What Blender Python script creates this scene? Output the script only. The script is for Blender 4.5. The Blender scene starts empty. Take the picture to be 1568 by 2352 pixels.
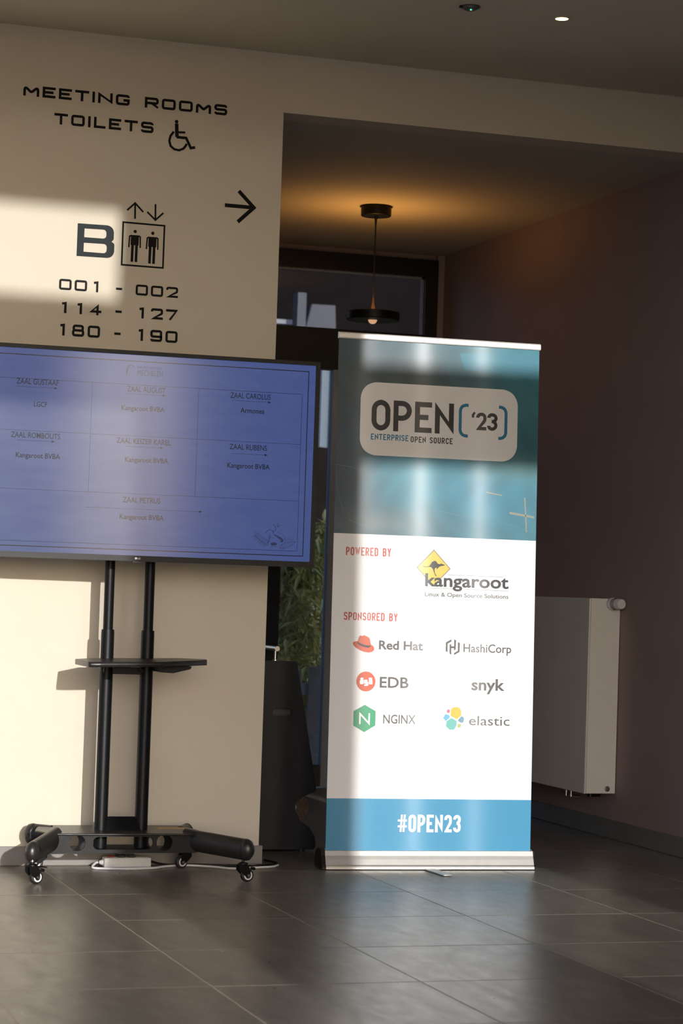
import bpy, bmesh, math, random
from mathutils import Vector, Matrix
random.seed(7)
S = bpy.context.scene
C = S.collection
D = bpy.data

# ---------------------------------------------------------------- camera
CX, CY, FPX, H = 784.0, 1176.0, 5207.68, 1.08
R = Matrix(((0.9505125624, -0.0421438628, -0.3078144952),
            (-0.3089236781, -0.0228223757, -0.9508129681),
            (0.0330458732, 0.9988508567, -0.0347121919)))
cam_d = D.cameras.new('camera'); cam = D.objects.new('camera', cam_d); C.objects.link(cam)
cam_d.sensor_fit = 'VERTICAL'; cam_d.sensor_height = 36; cam_d.sensor_width = 24
cam_d.lens = FPX / 2352 * 36
m4 = R.to_4x4(); m4.translation = (0, 0, H); cam.matrix_world = m4
cam_d.clip_start = .05; cam_d.clip_end = 300
cam_d.dof.use_dof = True; cam_d.dof.focus_distance = 8.9; cam_d.dof.aperture_fstop = 5.6
S.camera = cam
S.view_settings.view_transform = 'Standard'; S.view_settings.look = 'None'
S.view_settings.gamma = 1; S.view_settings.use_curve_mapping = False
S.view_settings.exposure = 0.12

# ---------------------------------------------------------------- world, sun
w = D.worlds.new('world'); S.world = w; w.use_nodes = True
wn = w.node_tree; bg = wn.nodes['Background']
sky = wn.nodes.new('ShaderNodeTexSky'); sky.sky_type = 'NISHITA'; sky.sun_disc = False
sky.sun_elevation = math.radians(10.8); sky.sun_rotation = math.pi; sky.dust_density = 3.0; sky.air_density = 1.0
bg.inputs['Strength'].default_value = 0.25
tint = wn.nodes.new('ShaderNodeMixRGB'); tint.blend_type = 'MULTIPLY'; tint.inputs[0].default_value = 1; tint.inputs[2].default_value = (.86, 1.04, 1.75, 1)
wn.links.new(sky.outputs[0], tint.inputs[1]); wn.links.new(tint.outputs[0], bg.inputs['Color'])
sl = D.lights.new('sun', 'SUN'); sl.energy = 3.9; sl.angle = .0085; sl.color = (1, .965, .94)
SUN_T = .19
so = D.objects.new('sun', sl); C.objects.link(so)
so.rotation_euler = Vector((0, 1, -SUN_T)).to_track_quat('-Z', 'Y').to_euler()

# ---------------------------------------------------------------- photo rays -> places
def ray(px, py):
    return R @ Vector(((px - CX) / FPX, -(py - CY) / FPX, -1))
def onY(px, py, Y):
    r = ray(px, py); return r * (Y / r.y) + Vector((0, 0, H))
def onX(px, py, X):
    r = ray(px, py); return r * (X / r.x) + Vector((0, 0, H))
def onZ(px, py, Z):
    r = ray(px, py); return r * ((Z - H) / r.z) + Vector((0, 0, H))

# ---------------------------------------------------------------- materials
def lin(c):
    return tuple((x / 12.92 if x <= .04045 else ((x + .055) / 1.055) ** 2.4) for x in c)
MATS = {}
def mat(name, col, rough=.5, metal=0, spec=.5, emit=None, es=0, noise=0, nscale=5, bump=0, bscale=200, coat=0):
    m = D.materials.new(name); m.use_nodes = True; MATS[name] = m
    nt = m.node_tree; b = nt.nodes['Principled BSDF']
    b.inputs['Base Color'].default_value = (*col, 1); b.inputs['Roughness'].default_value = rough
    b.inputs['Metallic'].default_value = metal; b.inputs['Specular IOR Level'].default_value = spec
    b.inputs['Coat Weight'].default_value = coat
    if emit:
        b.inputs['Emission Color'].default_value = (*emit, 1); b.inputs['Emission Strength'].default_value = es
    if noise or bump:
        tc = nt.nodes.new('ShaderNodeNewGeometry')
    if noise:
        n = nt.nodes.new('ShaderNodeTexNoise'); n.inputs['Scale'].default_value = nscale; n.inputs['Detail'].default_value = 5
        nt.links.new(tc.outputs['Position'], n.inputs['Vector'])
        r = nt.nodes.new('ShaderNodeValToRGB')
        r.color_ramp.elements[0].position = .3; r.color_ramp.elements[1].position = .7
        r.color_ramp.elements[0].color = (*[x * (1 - noise) for x in col], 1)
        r.color_ramp.elements[1].color = (*[min(1, x * (1 + noise)) for x in col], 1)
        nt.links.new(n.outputs['Fac'], r.inputs['Fac']); nt.links.new(r.outputs['Color'], b.inputs['Base Color'])
    if bump:
        n2 = nt.nodes.new('ShaderNodeTexNoise'); n2.inputs['Scale'].default_value = bscale; n2.inputs['Detail'].default_value = 3
        nt.links.new(tc.outputs['Position'], n2.inputs['Vector'])
        bp = nt.nodes.new('ShaderNodeBump'); bp.inputs['Strength'].default_value = bump; bp.inputs['Distance'].default_value = .002
        nt.links.new(n2.outputs['Fac'], bp.inputs['Height']); nt.links.new(bp.outputs['Normal'], b.inputs['Normal'])
    return m

cream = mat('cream_paint', (.64, .575, .465), .75, noise=.02, nscale=2, bump=.15)
ceilp = mat('ceiling_paint', (.56, .51, .41), .8, noise=.02, nscale=2, bump=.1)
mauve = mat('mauve_brown_paint', (.35, .255, .238), .7, noise=.04, nscale=3, bump=.15)
grout = mat('grout', (.44, .38, .28), .85, noise=.1, nscale=30)
blackal = mat('black_aluminium', (.008, .008, .009), .35, noise=.1, nscale=20)
greyal = mat('grey_aluminium', (.30, .32, .36), .5, noise=.05, nscale=20)
blackp = mat('black_powder_coat', (.005, .0053, .0062), .42, spec=.2, noise=.1, nscale=40, bump=.1, bscale=600)
satin = mat('satin_black', (.018, .017, .016), .34, spec=.5, noise=.08, nscale=40, bump=.05, bscale=600)
blackpl = mat('black_plastic', (.007, .007, .0075), .32, spec=.35, noise=.1, nscale=40)
bezelm = mat('charcoal_bezel', (.012, .0115, .011), .42, spec=.22, noise=.08, nscale=40)
rubber = mat('black_rubber', (.012, .012, .012), .5, noise=.1, nscale=40)
chrome = mat('chrome', (.74, .66, .60), .28, metal=1, noise=.03, nscale=20)
alu = mat('brushed_aluminium', (.60, .585, .55), .38, metal=.75, noise=.04, nscale=30)
whitepl = mat('white_plastic', (.72, .71, .70), .4, noise=.03, nscale=30)
redpl = mat('red_plastic', (.35, .02, .02), .35, noise=.05, nscale=30)
vinyl = mat('black_vinyl', (.006, .0058, .0055), .6, spec=.15, noise=.08, nscale=20)
radm = mat('white_enamel', (.82, .77, .69), .42, noise=.02, nscale=6)
kiosk = mat('charcoal_laminate', (.011, .011, .013), .5, spec=.3, noise=.12, nscale=12, bump=.1, bscale=400)
bristle = mat('brown_bristle', (.10, .055, .035), .8, noise=.35, nscale=80)
tanm = mat('tan_label', (.45, .30, .14), .6, noise=.1, nscale=30)
leafm = mat('bamboo_leaf', (.55, .56, .18), .45, noise=.5, nscale=6)
leafd = mat('dark_leaf', (.26, .30, .17), .45, noise=.4, nscale=6)
stemm = mat('stem', (.16, .14, .06), .6, noise=.2, nscale=20)
claddm = mat('pale_blue_cladding', (.21, .27, .32), .6, noise=.04, nscale=5)
darkbr = mat('dark_brown_brick', (.018, .013, .012), .9, spec=.1, noise=.3, nscale=9)
palew = mat('pale_render', (.42, .43, .44), .7, noise=.05, nscale=5)
pavem = mat('grey_paving', (.20, .19, .175), .8, noise=.15, nscale=4)
ledg = mat('green_led', (.05, .4, .2), .3, emit=(.1, 1, .5), es=1.5, noise=.02)
downm = mat('warm_led_lens', (.9, .8, .6), .3, emit=(1, .66, .28), es=9, noise=.02)
ringm = mat('amber_led_ring', (.9, .6, .3), .3, emit=(1, .45, .10), es=4, noise=.02)
lensm = mat('glowing_lens', (.6, .4, .3), .2, emit=(1, .55, .30), es=.55, noise=.3, nscale=60)

def tile_material():
    m = D.materials.new('anthracite_porcelain'); m.use_nodes = True; nt = m.node_tree; b = nt.nodes['Principled BSDF']; L = nt.links.new
    g = nt.nodes.new('ShaderNodeNewGeometry'); oi = nt.nodes.new('ShaderNodeObjectInfo')
    mp = nt.nodes.new('ShaderNodeMapping'); mp.inputs['Scale'].default_value = (3, 1, 1); L(g.outputs['Position'], mp.inputs['Vector'])
    n = nt.nodes.new('ShaderNodeTexNoise'); n.inputs['Scale'].default_value = 2.2; n.inputs['Detail'].default_value = 8; n.inputs['Roughness'].default_value = .62
    n.inputs['Distortion'].default_value = .6; L(mp.outputs[0], n.inputs['Vector'])
    add = nt.nodes.new('ShaderNodeMath'); add.operation = 'MULTIPLY_ADD'; L(oi.outputs['Random'], add.inputs[0]); add.inputs[1].default_value = .16; add.inputs[2].default_value = -.08
    s = nt.nodes.new('ShaderNodeMath'); s.operation = 'ADD'; L(n.outputs['Fac'], s.inputs[0]); L(add.outputs[0], s.inputs[1])
    r = nt.nodes.new('ShaderNodeValToRGB'); r.color_ramp.elements[0].position = .3; r.color_ramp.elements[1].position = .75
    r.color_ramp.elements[0].color = (.125, .112, .090, 1); r.color_ramp.elements[1].color = (.195, .176, .145, 1)
    L(s.outputs[0], r.inputs['Fac']); L(r.outputs['Color'], b.inputs['Base Color'])
    n2 = nt.nodes.new('ShaderNodeTexNoise'); n2.inputs['Scale'].default_value = 7; n2.inputs['Detail'].default_value = 6; n2.inputs['Roughness'].default_value = .7
    L(mp.outputs[0], n2.inputs['Vector'])
    mr = nt.nodes.new('ShaderNodeMapRange'); mr.inputs['From Min'].default_value = .3; mr.inputs['From Max'].default_value = .7
    mr.inputs['To Min'].default_value = .27; mr.inputs['To Max'].default_value = .37
    L(n2.outputs['Fac'], mr.inputs['Value']); L(mr.outputs[0], b.inputs['Roughness'])
    b.inputs['Specular IOR Level'].default_value = .42
    return m
tilem = tile_material()

def glass_material(name, tint=(1, 1, 1), ior=1.5):
    m = D.materials.new(name); m.use_nodes = True; nt = m.node_tree; nt.nodes.remove(nt.nodes['Principled BSDF'])
    out = nt.nodes['Material Output']; t = nt.nodes.new('ShaderNodeBsdfTransparent'); t.inputs[0].default_value = (*tint, 1)
    g = nt.nodes.new('ShaderNodeBsdfGlossy'); g.inputs['Roughness'].default_value = .02
    f = nt.nodes.new('ShaderNodeFresnel'); f.inputs[0].default_value = ior
    mx = nt.nodes.new('ShaderNodeMixShader'); nt.links.new(f.outputs[0], mx.inputs[0]); nt.links.new(t.outputs[0], mx.inputs[1]); nt.links.new(g.outputs[0], mx.inputs[2])
    nt.links.new(mx.outputs[0], out.inputs[0]); return m
glassm = glass_material('clear_glazing', (.96, .97, .97))
glassb = glass_material('warm_tint_glazing', (.92, .80, .62))  # invented warm tint, takes the blue out of the added hall window's skylight
glassd = glass_material('tinted_glazing', (.62, .63, .64), 1.4)

# ---------------------------------------------------------------- mesh helpers
def tag(o, label=None, cat=None, group=None, kind=None):
    if label: o['label'] = label
    if cat: o['category'] = cat
    if group: o['group'] = group
    if kind: o['kind'] = kind
    return o
def thing(name, label=None, cat=None, loc=(0, 0, 0), group=None, kind=None):
    o = D.objects.new(name, None); C.objects.link(o); o.location = loc; o.empty_display_size = .1
    return tag(o, label, cat, group, kind)
bpy.context.view_layer.update()
def obj(name, bm, m, parent=None, smooth=False):
    me = D.meshes.new(name)
    bmesh.ops.recalc_face_normals(bm, faces=bm.faces)
    bm.to_mesh(me); bm.free()
    if m: me.materials.append(m)
    o = D.objects.new(name, me); C.objects.link(o)
    if parent:
        o.parent = parent
        off = Vector((0, 0, 0)); p = parent
        while p: off += p.location; p = p.parent
        me.transform(Matrix.Translation(-off))
    if smooth:
        for p in me.polygons: p.use_smooth = True
        if smooth != True:
            sharp_by_angle(me, smooth)
    return o
def sharp_by_angle(me, deg):
    b = bmesh.new(); b.from_mesh(me)
    for e in b.edges:
        if len(e.link_faces) == 2 and e.calc_face_angle(0) > math.radians(deg): e.smooth = False
    b.to_mesh(me); b.free()
def box(bm, x0, x1, y0, y1, z0, z1, bev=0, seg=1):
    vs = [bm.verts.new((x, y, z)) for x in (x0, x1) for y in (y0, y1) for z in (z0, z1)]
    F = [(0, 1, 3, 2), (4, 6, 7, 5), (0, 4, 5, 1), (2, 3, 7, 6), (0, 2, 6, 4), (1, 5, 7, 3)]
    fs = [bm.faces.new([vs[i] for i in f]) for f in F]
    if bev:
        es = list({e for f in fs for e in f.edges})
        bmesh.ops.bevel(bm, geom=es, offset=bev, segments=seg, affect='EDGES', profile=.5)
    return vs
def B(*a, **k):
    bm = bmesh.new(); box(bm, *a, **k); return bm
def BM(): return bmesh.new()
def frame_of(d):
    d = d.normalized(); up = Vector((0, 0, 1)) if abs(d.z) < .95 else Vector((1, 0, 0))
    a = d.cross(up).normalized(); return a, a.cross(d).normalized()
def tube(bm, pts, rad, n=12, caps=True, sx=1, sy=1):
    pts = [Vector(p) for p in pts]; rings = []
    a0, b0 = frame_of(pts[1] - pts[0]); prev = a0
    for i, p in enumerate(pts):
        d = (pts[min(i + 1, len(pts) - 1)] - pts[max(i - 1, 0)]).normalized()
        a = (prev - d * prev.dot(d)).normalized(); b = a.cross(d).normalized(); prev = a
        r = rad[i] if isinstance(rad, (list, tuple)) else rad
        rings.append([bm.verts.new(p + a * math.cos(t) * r * sx + b * math.sin(t) * r * sy) for t in [2 * math.pi * k / n for k in range(n)]])
    for A_, B_ in zip(rings, rings[1:]):
        for k in range(n): bm.faces.new((A_[k], A_[(k + 1) % n], B_[(k + 1) % n], B_[k]))
    if caps: bm.faces.new(rings[0]); bm.faces.new(rings[-1])
    return bm
def lathe(bm, prof, c, axis=(0, 0, 1), n=32):
    ax = Vector(axis).normalized(); a, b = frame_of(ax); c = Vector(c); rings = []
    for r, h in prof:
        if r < 1e-6: rings.append([bm.verts.new(c + ax * h)])
        else: rings.append([bm.verts.new(c + ax * h + (a * math.cos(t) + b * math.sin(t)) * r) for t in [2 * math.pi * k / n for k in range(n)]])
    for P, Q in zip(rings, rings[1:]):
        for k in range(n):
            k2 = (k + 1) % n
            if len(P) == 1 and len(Q) == 1: continue
            if len(P) == 1: bm.faces.new((P[0], Q[k], Q[k2]))
            elif len(Q) == 1: bm.faces.new((P[k], P[k2], Q[0]))
            else: bm.faces.new((P[k], P[k2], Q[k2], Q[k]))
    return bm
def smooth_path(pts, n=8):
    pts = [Vector(p) for p in pts]; out = []
    P = [pts[0]] + pts + [pts[-1]]
    for i in range(1, len(P) - 2):
        p0, p1, p2, p3 = P[i - 1:i + 3]
        for k in range(n):
            t = k / n
            out.append(.5 * ((2 * p1) + (p2 - p0) * t + (2 * p0 - 5 * p1 + 4 * p2 - p3) * t * t + (3 * p1 - p0 - 3 * p2 + p3) * t ** 3))
    out.append(pts[-1]); return out

# ---- 2-D drawing for flat lettering and cut plates
def round_pts(pts, r, closed=False, n=5):
    out = []; N = len(pts)
    for i, p in enumerate(pts):
        k = p[2] if len(p) > 2 else 1
        p2 = Vector(p[:2])
        if (not closed and i in (0, N - 1)) or r * k <= 1e-9: out.append(p2); continue
        a = Vector(pts[i - 1][:2]) - p2; b = Vector(pts[(i + 1) % N][:2]) - p2
        la, lb = a.length, b.length
        if la < 1e-9 or lb < 1e-9: continue
        a /= la; b /= lb; c = max(-1, min(1, a.dot(b))); th = math.acos(c)
        if th > 3.1: out.append(p2); continue
        d = min(r * k / math.tan(th / 2), la * (.499 if closed or i > 1 else .98), lb * (.499 if closed or i < N - 2 else .98))
        A_ = p2 + a * d; B_ = p2 + b * d
        for q in range(n + 1):
            t = q / n; out.append((1 - t) ** 2 * A_ + 2 * t * (1 - t) * (p2 + (A_ + B_ - 2 * p2) * .12) + t * t * B_)
    return out
def plate_bm(loops, thick, plane, off=0):
    """solid plate: 2-D outlines (outer + holes); plane maps (x, y, depth) to 3-D"""
    cu = D.curves.new('tmp', 'CURVE'); cu.dimensions = '2D'; cu.fill_mode = 'BOTH'; cu.extrude = thick / 2
    for lp in loops:
        sp = cu.splines.new('POLY'); sp.points.add(len(lp) - 1); sp.use_cyclic_u = True
        for q, p in zip(sp.points, lp): q.co = (p[0], p[1], 0, 1)
    o = D.objects.new('tmp', cu); C.objects.link(o); bpy.context.view_layer.update()
    me = D.meshes.new_from_object(o.evaluated_get(bpy.context.evaluated_depsgraph_get()))
    bm = bmesh.new(); bm.from_mesh(me); bmesh.ops.remove_doubles(bm, verts=bm.verts, dist=1e-6)
    for v in bm.verts: v.co = plane(v.co.x, v.co.y, v.co.z + off)
    D.objects.remove(o); D.curves.remove(cu); D.meshes.remove(me); return bm
def circ(cx, cy, r, n=28, ry=None, a0=0, a1=2 * math.pi, end=False):
    return [Vector((cx + r * math.cos(a0 + (a1 - a0) * k / n), cy + (ry or r) * math.sin(a0 + (a1 - a0) * k / n))) for k in range(n + (1 if end else 0))]
GL = {
 'M': (1.15, [[(0, 0), (0, 1), (.5, .3), (1, 1), (1, 0)]]), 'E': (.9, [[(1, 1), (0, 1, 0), (0, 0, 0), (1, 0)], [(0, .5), (.92, .5)]]),
 'T': (1, [[(0, 1), (1, 1)], [(.5, 1), (.5, 0)]]), 'I': (0, [[(.5, 0), (.5, 1)]]), 'N': (1.05, [[(0, 0), (0, 1, 0), (1, 0, 0), (1, 1)]]),
 'G': (1, [[(1, .8), (1, 1), (0, 1), (0, 0), (1, 0), (1, .47, 0), (.55, .47)]]), 'R': (1, [[(0, 0), (0, 1, 0), (1, 1), (1, .45), (0, .45)], [(.5, .45), (1, 0)]]),
 'O': (1.02, [[(0, 0), (0, 1), (1, 1), (1, 0), 'c']]), 'S': (.95, [[(1, .8), (1, 1), (0, 1), (0, .52), (1, .52), (1, 0), (0, 0), (0, .2)]]),
 'L': (.85, [[(0, 1), (0, 0, 0), (1, 0)]]), 'B': (1, [[(0, .52, 0), (0, 1, 0), (.95, 1), (.95, .52), 'c'], [(0, 0, 0), (0, .52, 0), (1, .52), (1, 0), 'c']]),
 'P': (1, [[(0, 0), (0, 1, 0), (1, 1), (1, .42), (0, .42)]]), 'D': (1, [[(0, 0, 0), (0, 1, 0), (1, 1), (1, 0), 'c']]),
 'U': (1, [[(0, 1), (0, 0), (1, 0), (1, 1)]]), 'C': (1, [[(1, .72), (1, 1), (0, 1), (0, 0), (1, 0), (1, .28)]]),
 'W': (1.5, [[(0, 1), (.25, 0, 0), (.5, 1, 0), (.75, 0, 0), (1, 1)]]), 'Y': (1.05, [[(0, 1), (.5, .45, 0), (1, 1)], [(.5, .45), (.5, 0)]]),
 'X': (1, [[(0, 0), (1, 1)], [(0, 1), (1, 0)]]), '0': (1.02, [[(0, 0), (0, 1), (1, 1), (1, 0), 'c']]),
 '1': (1, [[(.26, .93), (.60, 1, 0), (.60, 0)]]), '2': (1, [[(0, .75), (0, 1), (1, 1), (1, .55), (0, 0, 0), (1, 0)]]),
 '3': (1, [[(0, .78), (0, 1), (1, 1), (1, .53), (.4, .53)], [(.4, .53), (1, .53), (1, 0), (0, 0), (0, .22)]]),
 '4': (1, [[(.72, 0), (.72, 1, 0), (0, .28, 0), (1, .28)]]), '7': (1, [[(0, 1), (1, 1, 0), (.35, 0)]]),
 '8': (1, [[(.05, .52), (.05, 1), (.95, 1), (.95, .52), 'c'], [(0, 0), (0, .52), (1, .52), (1, 0), 'c']]),
 '9': (1, [[(1, .42), (0, .42), (0, 1), (1, 1), (1, 0), (0, 0), (0, .15)]]),
 '-': (.4, [[(0, .45), (1, .45)]]), '#': (1.1, [[(.28, 0), (.42, 1)], [(.68, 0), (.82, 1)], [(0, .68), (1, .68)], [(0, .3), (1, .3)]]),
 ' ': (.55, []), "'": (.12, [[(.9, 1.0), (.1, .86, 0), (.35, .72)]]),
}
_H = [None]
class Draw:
    def __init__(s): s.p = []
    def poly(s, pts): s.p.append([Vector(q[:2]) for q in pts])
    def rect(s, x0, y0, x1, y1): s.poly([(x0, y0), (x1, y0), (x1, y1), (x0, y1)])
    def line(s, pts, t, closed=False, clamp=None):
        pts = [Vector(q[:2]) for q in pts]; N = len(pts); L_, R_ = [], []
        for i in range(N):
            d0 = d1 = None
            if closed or i > 0: d0 = (pts[i] - pts[i - 1]).normalized()
            if closed or i < N - 1: d1 = (pts[(i + 1) % N] - pts[i]).normalized()
            d0 = d0 or d1; d1 = d1 or d0
            n0 = Vector((-d0.y, d0.x)); n1 = Vector((-d1.y, d1.x)); nn = n0 + n1
            if nn.length < 1e-6: nn = n0
            nn.normalize(); k = 1 / max(.22, nn.dot(n0))
            L_.append(pts[i] + nn * k * t / 2); R_.append(pts[i] - nn * k * t / 2)
        if clamp:
            for q in L_ + R_: q.x = min(max(q.x, clamp[0]), clamp[2]); q.y = min(max(q.y, clamp[1]), clamp[3])
        for i in range(N if closed else N - 1):
            j = (i + 1) % N; s.p.append([L_[i], L_[j], R_[j], R_[i]])
    def stroke(s, txt, x0, x1, y0, h, t, r, gap=.2, tv=None):
        """engraver's stroke lettering fitted between x0 and x1"""
        gw = [GL[c][0] for c in txt]; n = len(txt)
        # width = sum(gw)*W + n*t + gap*(n-1)*h
        W = ((x1 - x0) - n * t - gap * h * (n - 1)) / sum(gw); x = x0; marks = []
        for c, g in zip(txt, gw):
            cw = g * W; m0 = len(s.p)
            for st in GL[c][1]:
                cl = st[-1] == 'c'; pts = [(x + t / 2 + q[0] * cw, y0 + t / 2 + q[1] * (h - t), q[2] if len(q) > 2 else 1) for q in (st[:-1] if cl else st)]
                # extend free ends to the outline
                if not cl:
                    for a, b in ((0, 1), (-1, -2)):
                        d = Vector(pts[a][:2]) - Vector(pts[b][:2])
                        if d.length > 0 and (q0 := st[a])[1] in (0, 1) or (st[a][0] in (0, 1) and abs(d.y) < 1e-9):
                            d = d.normalized() * t / 2; pts[a] = (pts[a][0] + d.x, pts[a][1] + d.y, 1)
                s.line(round_pts(pts, r, cl), t, cl, (x, y0, x + cw + t, y0 + h * 1.02))
            x += cw + t + gap * h; marks.append((m0, len(s.p)))
        return marks
    def font(s, txt, x0, x1, y0, caph, weight=0, slope=0):
        def mesh(body):
            cu = D.curves.new('tmp', 'FONT'); cu.body = body; cu.size = 1; cu.offset = weight; cu.resolution_u = 3; cu.fill_mode = 'FRONT'
            o = D.objects.new('tmp', cu); C.objects.link(o); bpy.context.view_layer.update()
            me = D.meshes.new_from_object(o.evaluated_get(bpy.context.evaluated_depsgraph_get()))
            V = [v.co.copy() for v in me.vertices]; F = [list(p.vertices) for p in me.polygons]
            D.objects.remove(o); D.curves.remove(cu); D.meshes.remove(me); return V, F
        if _H[0] is None:
            V, _ = mesh('H'); _H[0] = max(v.y for v in V) - min(v.y for v in V)
        V, F = mesh(txt); a = min(v.x for v in V); b = max(v.x for v in V)
        sx = (x1 - x0) / (b - a); sy = caph / _H[0]
        P = [Vector((x0 + (v.x - a) * sx, y0 + v.y * sy)) for v in V]
        for f in F: s.p.append([P[i] for i in f])
    def bm(s, plane, off):
        bm = bmesh.new()
        for q in s.p:
            jit = (s.p.index(q) % 9) * 2e-5 if len(s.p) < 400 else 0
            try: bm.faces.new([bm.verts.new(plane(p.x, p.y, off + jit)) for p in q])
            except ValueError: pass
        return bm
def letters(label, txt, x0, x1, y0, h, t, r, gap):
    c = WPL((x0 + x1) / 2, y0, 0); root = thing('sign_lettering', label, 'lettering', c)
    d = Draw(); n = 0; marks = d.stroke(txt, x0, x1, y0, h, t, r, gap)
    for (a, b), ch in zip(marks, txt):
        if b > a:
            e = Draw(); e.p = d.p[a:b]; flat('letter' if ch.isalpha() else ('hyphen' if ch == '-' else 'digit'), e, WPL, EPS, vinyl, root)
    return root
def flat(name, dr, plane, off, m, parent=None):
    return obj(name, dr.bm(plane, off), m, parent)

# ================================================================ THE SETTING
WY = 8.58        # face of the cream wall
WX = 4.387       # face of the mauve right wall
HY = 11.85       # back of the hall (glazed)
FY = -.6         # glazed facade behind the photographer
CZ, HZ, AZ = 3.2, 2.966, 4.75
wall_end = 2.482

def struct(name, bm, m, parent=None, **k):
    o = obj(name, bm, m, parent, **k)
    if not parent: o['kind'] = 'structure'
    return o
# walls
struct('wall_back', B(-5, wall_end, WY, WY + .14, 0, CZ), cream)
struct('trim_1', B(wall_end, WX, WY, WY + .14, HZ, CZ), cream)['label'] = 'cream lintel above the hall opening'
struct('wall_right', B(WX, WX + .15, FY - .2, HY + .3, 0, AZ), mauve)
bm = BM(); box(bm, -5.15, -5, FY - .2, 0, 0, AZ); box(bm, -5.15, -5, 6.6, HY + .3, 0, AZ); box(bm, -5.15, -5, 0, 6.6, 3.4, AZ); box(bm, -5.15, -5, 3.25, 3.4, .05, 3.4); box(bm, -5.15, -5, 0, 6.6, 0, .05)
struct('wall_left', bm, cream)
for i, (a, b) in enumerate(((0, 3.25), (3.4, 6.6))):  # side windows out of view, added to brighten the mauve wall
    struct('window_%d' % (i + 6), B(-5.08, -5.07, a, b, .05, 3.4), glassm)
    al = D.lights.new('sky_portal', 'AREA'); al.shape = 'RECTANGLE'; al.size = 3.35; al.size_y = b - a; al.cycles.is_portal = True
    ao = D.objects.new('sky_portal', al); C.objects.link(ao); ao.location = (-5.2, (a + b) / 2, 1.725); ao.rotation_euler = (0, math.radians(-90), 0)
bm = BM(); box(bm, -5, -3.2, HY, HY + .15, 0, 3.1); box(bm, 2.9, 3.30, HY, HY + .15, 0, 3.1); box(bm, -3.2, 2.9, HY, HY + .15, 2.85, 3.1); box(bm, -3.2, 2.9, HY, HY + .15, 0, .1); box(bm, 4.345, WX, HY - .02, HY + .15, 0, 3.1); box(bm, 3.30, 4.345, HY, HY + .15, 2.935, 3.1)
struct('wall_far', bm, mauve)
# ceilings
struct('ceiling', B(-5, WX, 6.0, WY, CZ, CZ + .2), ceilp)
struct('ceiling_hall', B(-5, WX, WY + .14, HY + .15, HZ, HZ + .2), ceilp)
bm = BM(); box(bm, -5, WX, FY - .2, 6.0, AZ, AZ + .2); box(bm, -5, WX, 6.0, 6.15, CZ + .2, AZ + .2)
struct('ceiling_atrium', bm, ceilp)
# facade behind the photographer : piers, transoms and glazing
bm = BM()
box(bm, 1.836, 2.826, FY - .15, FY, 0, AZ); box(bm, 3.60, WX, FY - .15, FY, 0, AZ)
box(bm, -5, 1.836, FY - .12, FY, 3.41, 3.916); box(bm, -5, 1.836, FY - .12, FY, 4.284, AZ)
box(bm, 2.826, 3.60, FY - .12, FY, 3.325, 3.70); box(bm, 2.826, 3.60, FY - .12, FY, 3.86, AZ)
for x in (-1.6, -3.3): box(bm, x, x + .08, FY - .12, FY, 0, 3.41)
struct('wall_front', bm, cream)
for i, (a, b, z0, z1) in enumerate([(-5, 1.836, 0.02, 3.41), (-5, 1.836, 3.916, 4.284), (2.826, 3.6, .02, 3.325), (2.826, 3.6, 3.70, 3.86)]):
    struct('window_%d' % (i + 2), B(a, b, FY - .08, FY - .07, z0, z1), glassm)
for a, b, z0, z1 in ((-5, 1.836, 0.02, 3.41), (2.826, 3.6, .02, 3.325)):
    al = D.lights.new('sky_portal', 'AREA'); al.shape = 'RECTANGLE'; al.size = b - a; al.size_y = z1 - z0; al.cycles.is_portal = True
    ao = D.objects.new('sky_portal', al); C.objects.link(ao); ao.location = ((a + b) / 2, FY - .16, (z0 + z1) / 2)
    ao.rotation_euler = (math.radians(90), 0, 0)

# floor: grout bed and individual tiles
T0X, T0Y, TS = 1.007, 5.965, .6005
fl = struct('floor', B(-5, WX, FY - .2, HY + .3, -.2, -.0008), grout)
def tile_mesh(lx, ly):
    bm = bmesh.new(); g = .0018
    box(bm, g, lx - g, g, ly - g, -.0095, 0)
    top = [e for e in bm.edges if all(abs(v.co.z) < 1e-6 for v in e.verts)]
    bmesh.ops.bevel(bm, geom=top, offset=.0007, segments=1, affect='EDGES')
    me = D.meshes.new('tile'); bm.to_mesh(me); bm.free(); me.materials.append(tilem); return me
full = tile_mesh(TS, TS); cutm = tile_mesh(WX - (T0X + 5 * TS) - .001, TS)
rest = bmesh.new()
iy0, iy1 = -11, 10
for ix in range(-10, 6):
    for iy in range(iy0, iy1):
        x, y = T0X + ix * TS, T0Y + iy * TS
        if y > HY + .1: continue
        if ix >= -2 and iy >= -3:
            if ix < 2 and iy > 4: continue
            if x < 2.2 and y > WY: continue
            o = D.objects.new('tile', cutm if ix == 5 else full); C.objects.link(o); o.parent = fl
            o.location = (x, y, random.uniform(-.0002, .0002))
        else:
            x1 = min(x + TS, WX)
            box(rest, max(x, -5) + .0018, x1 - .0018, y + .0018, y + TS - .0018, -.0095, 0)
o = obj('tile_field', rest, tilem, fl); o['kind'] = 'stuff'

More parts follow.
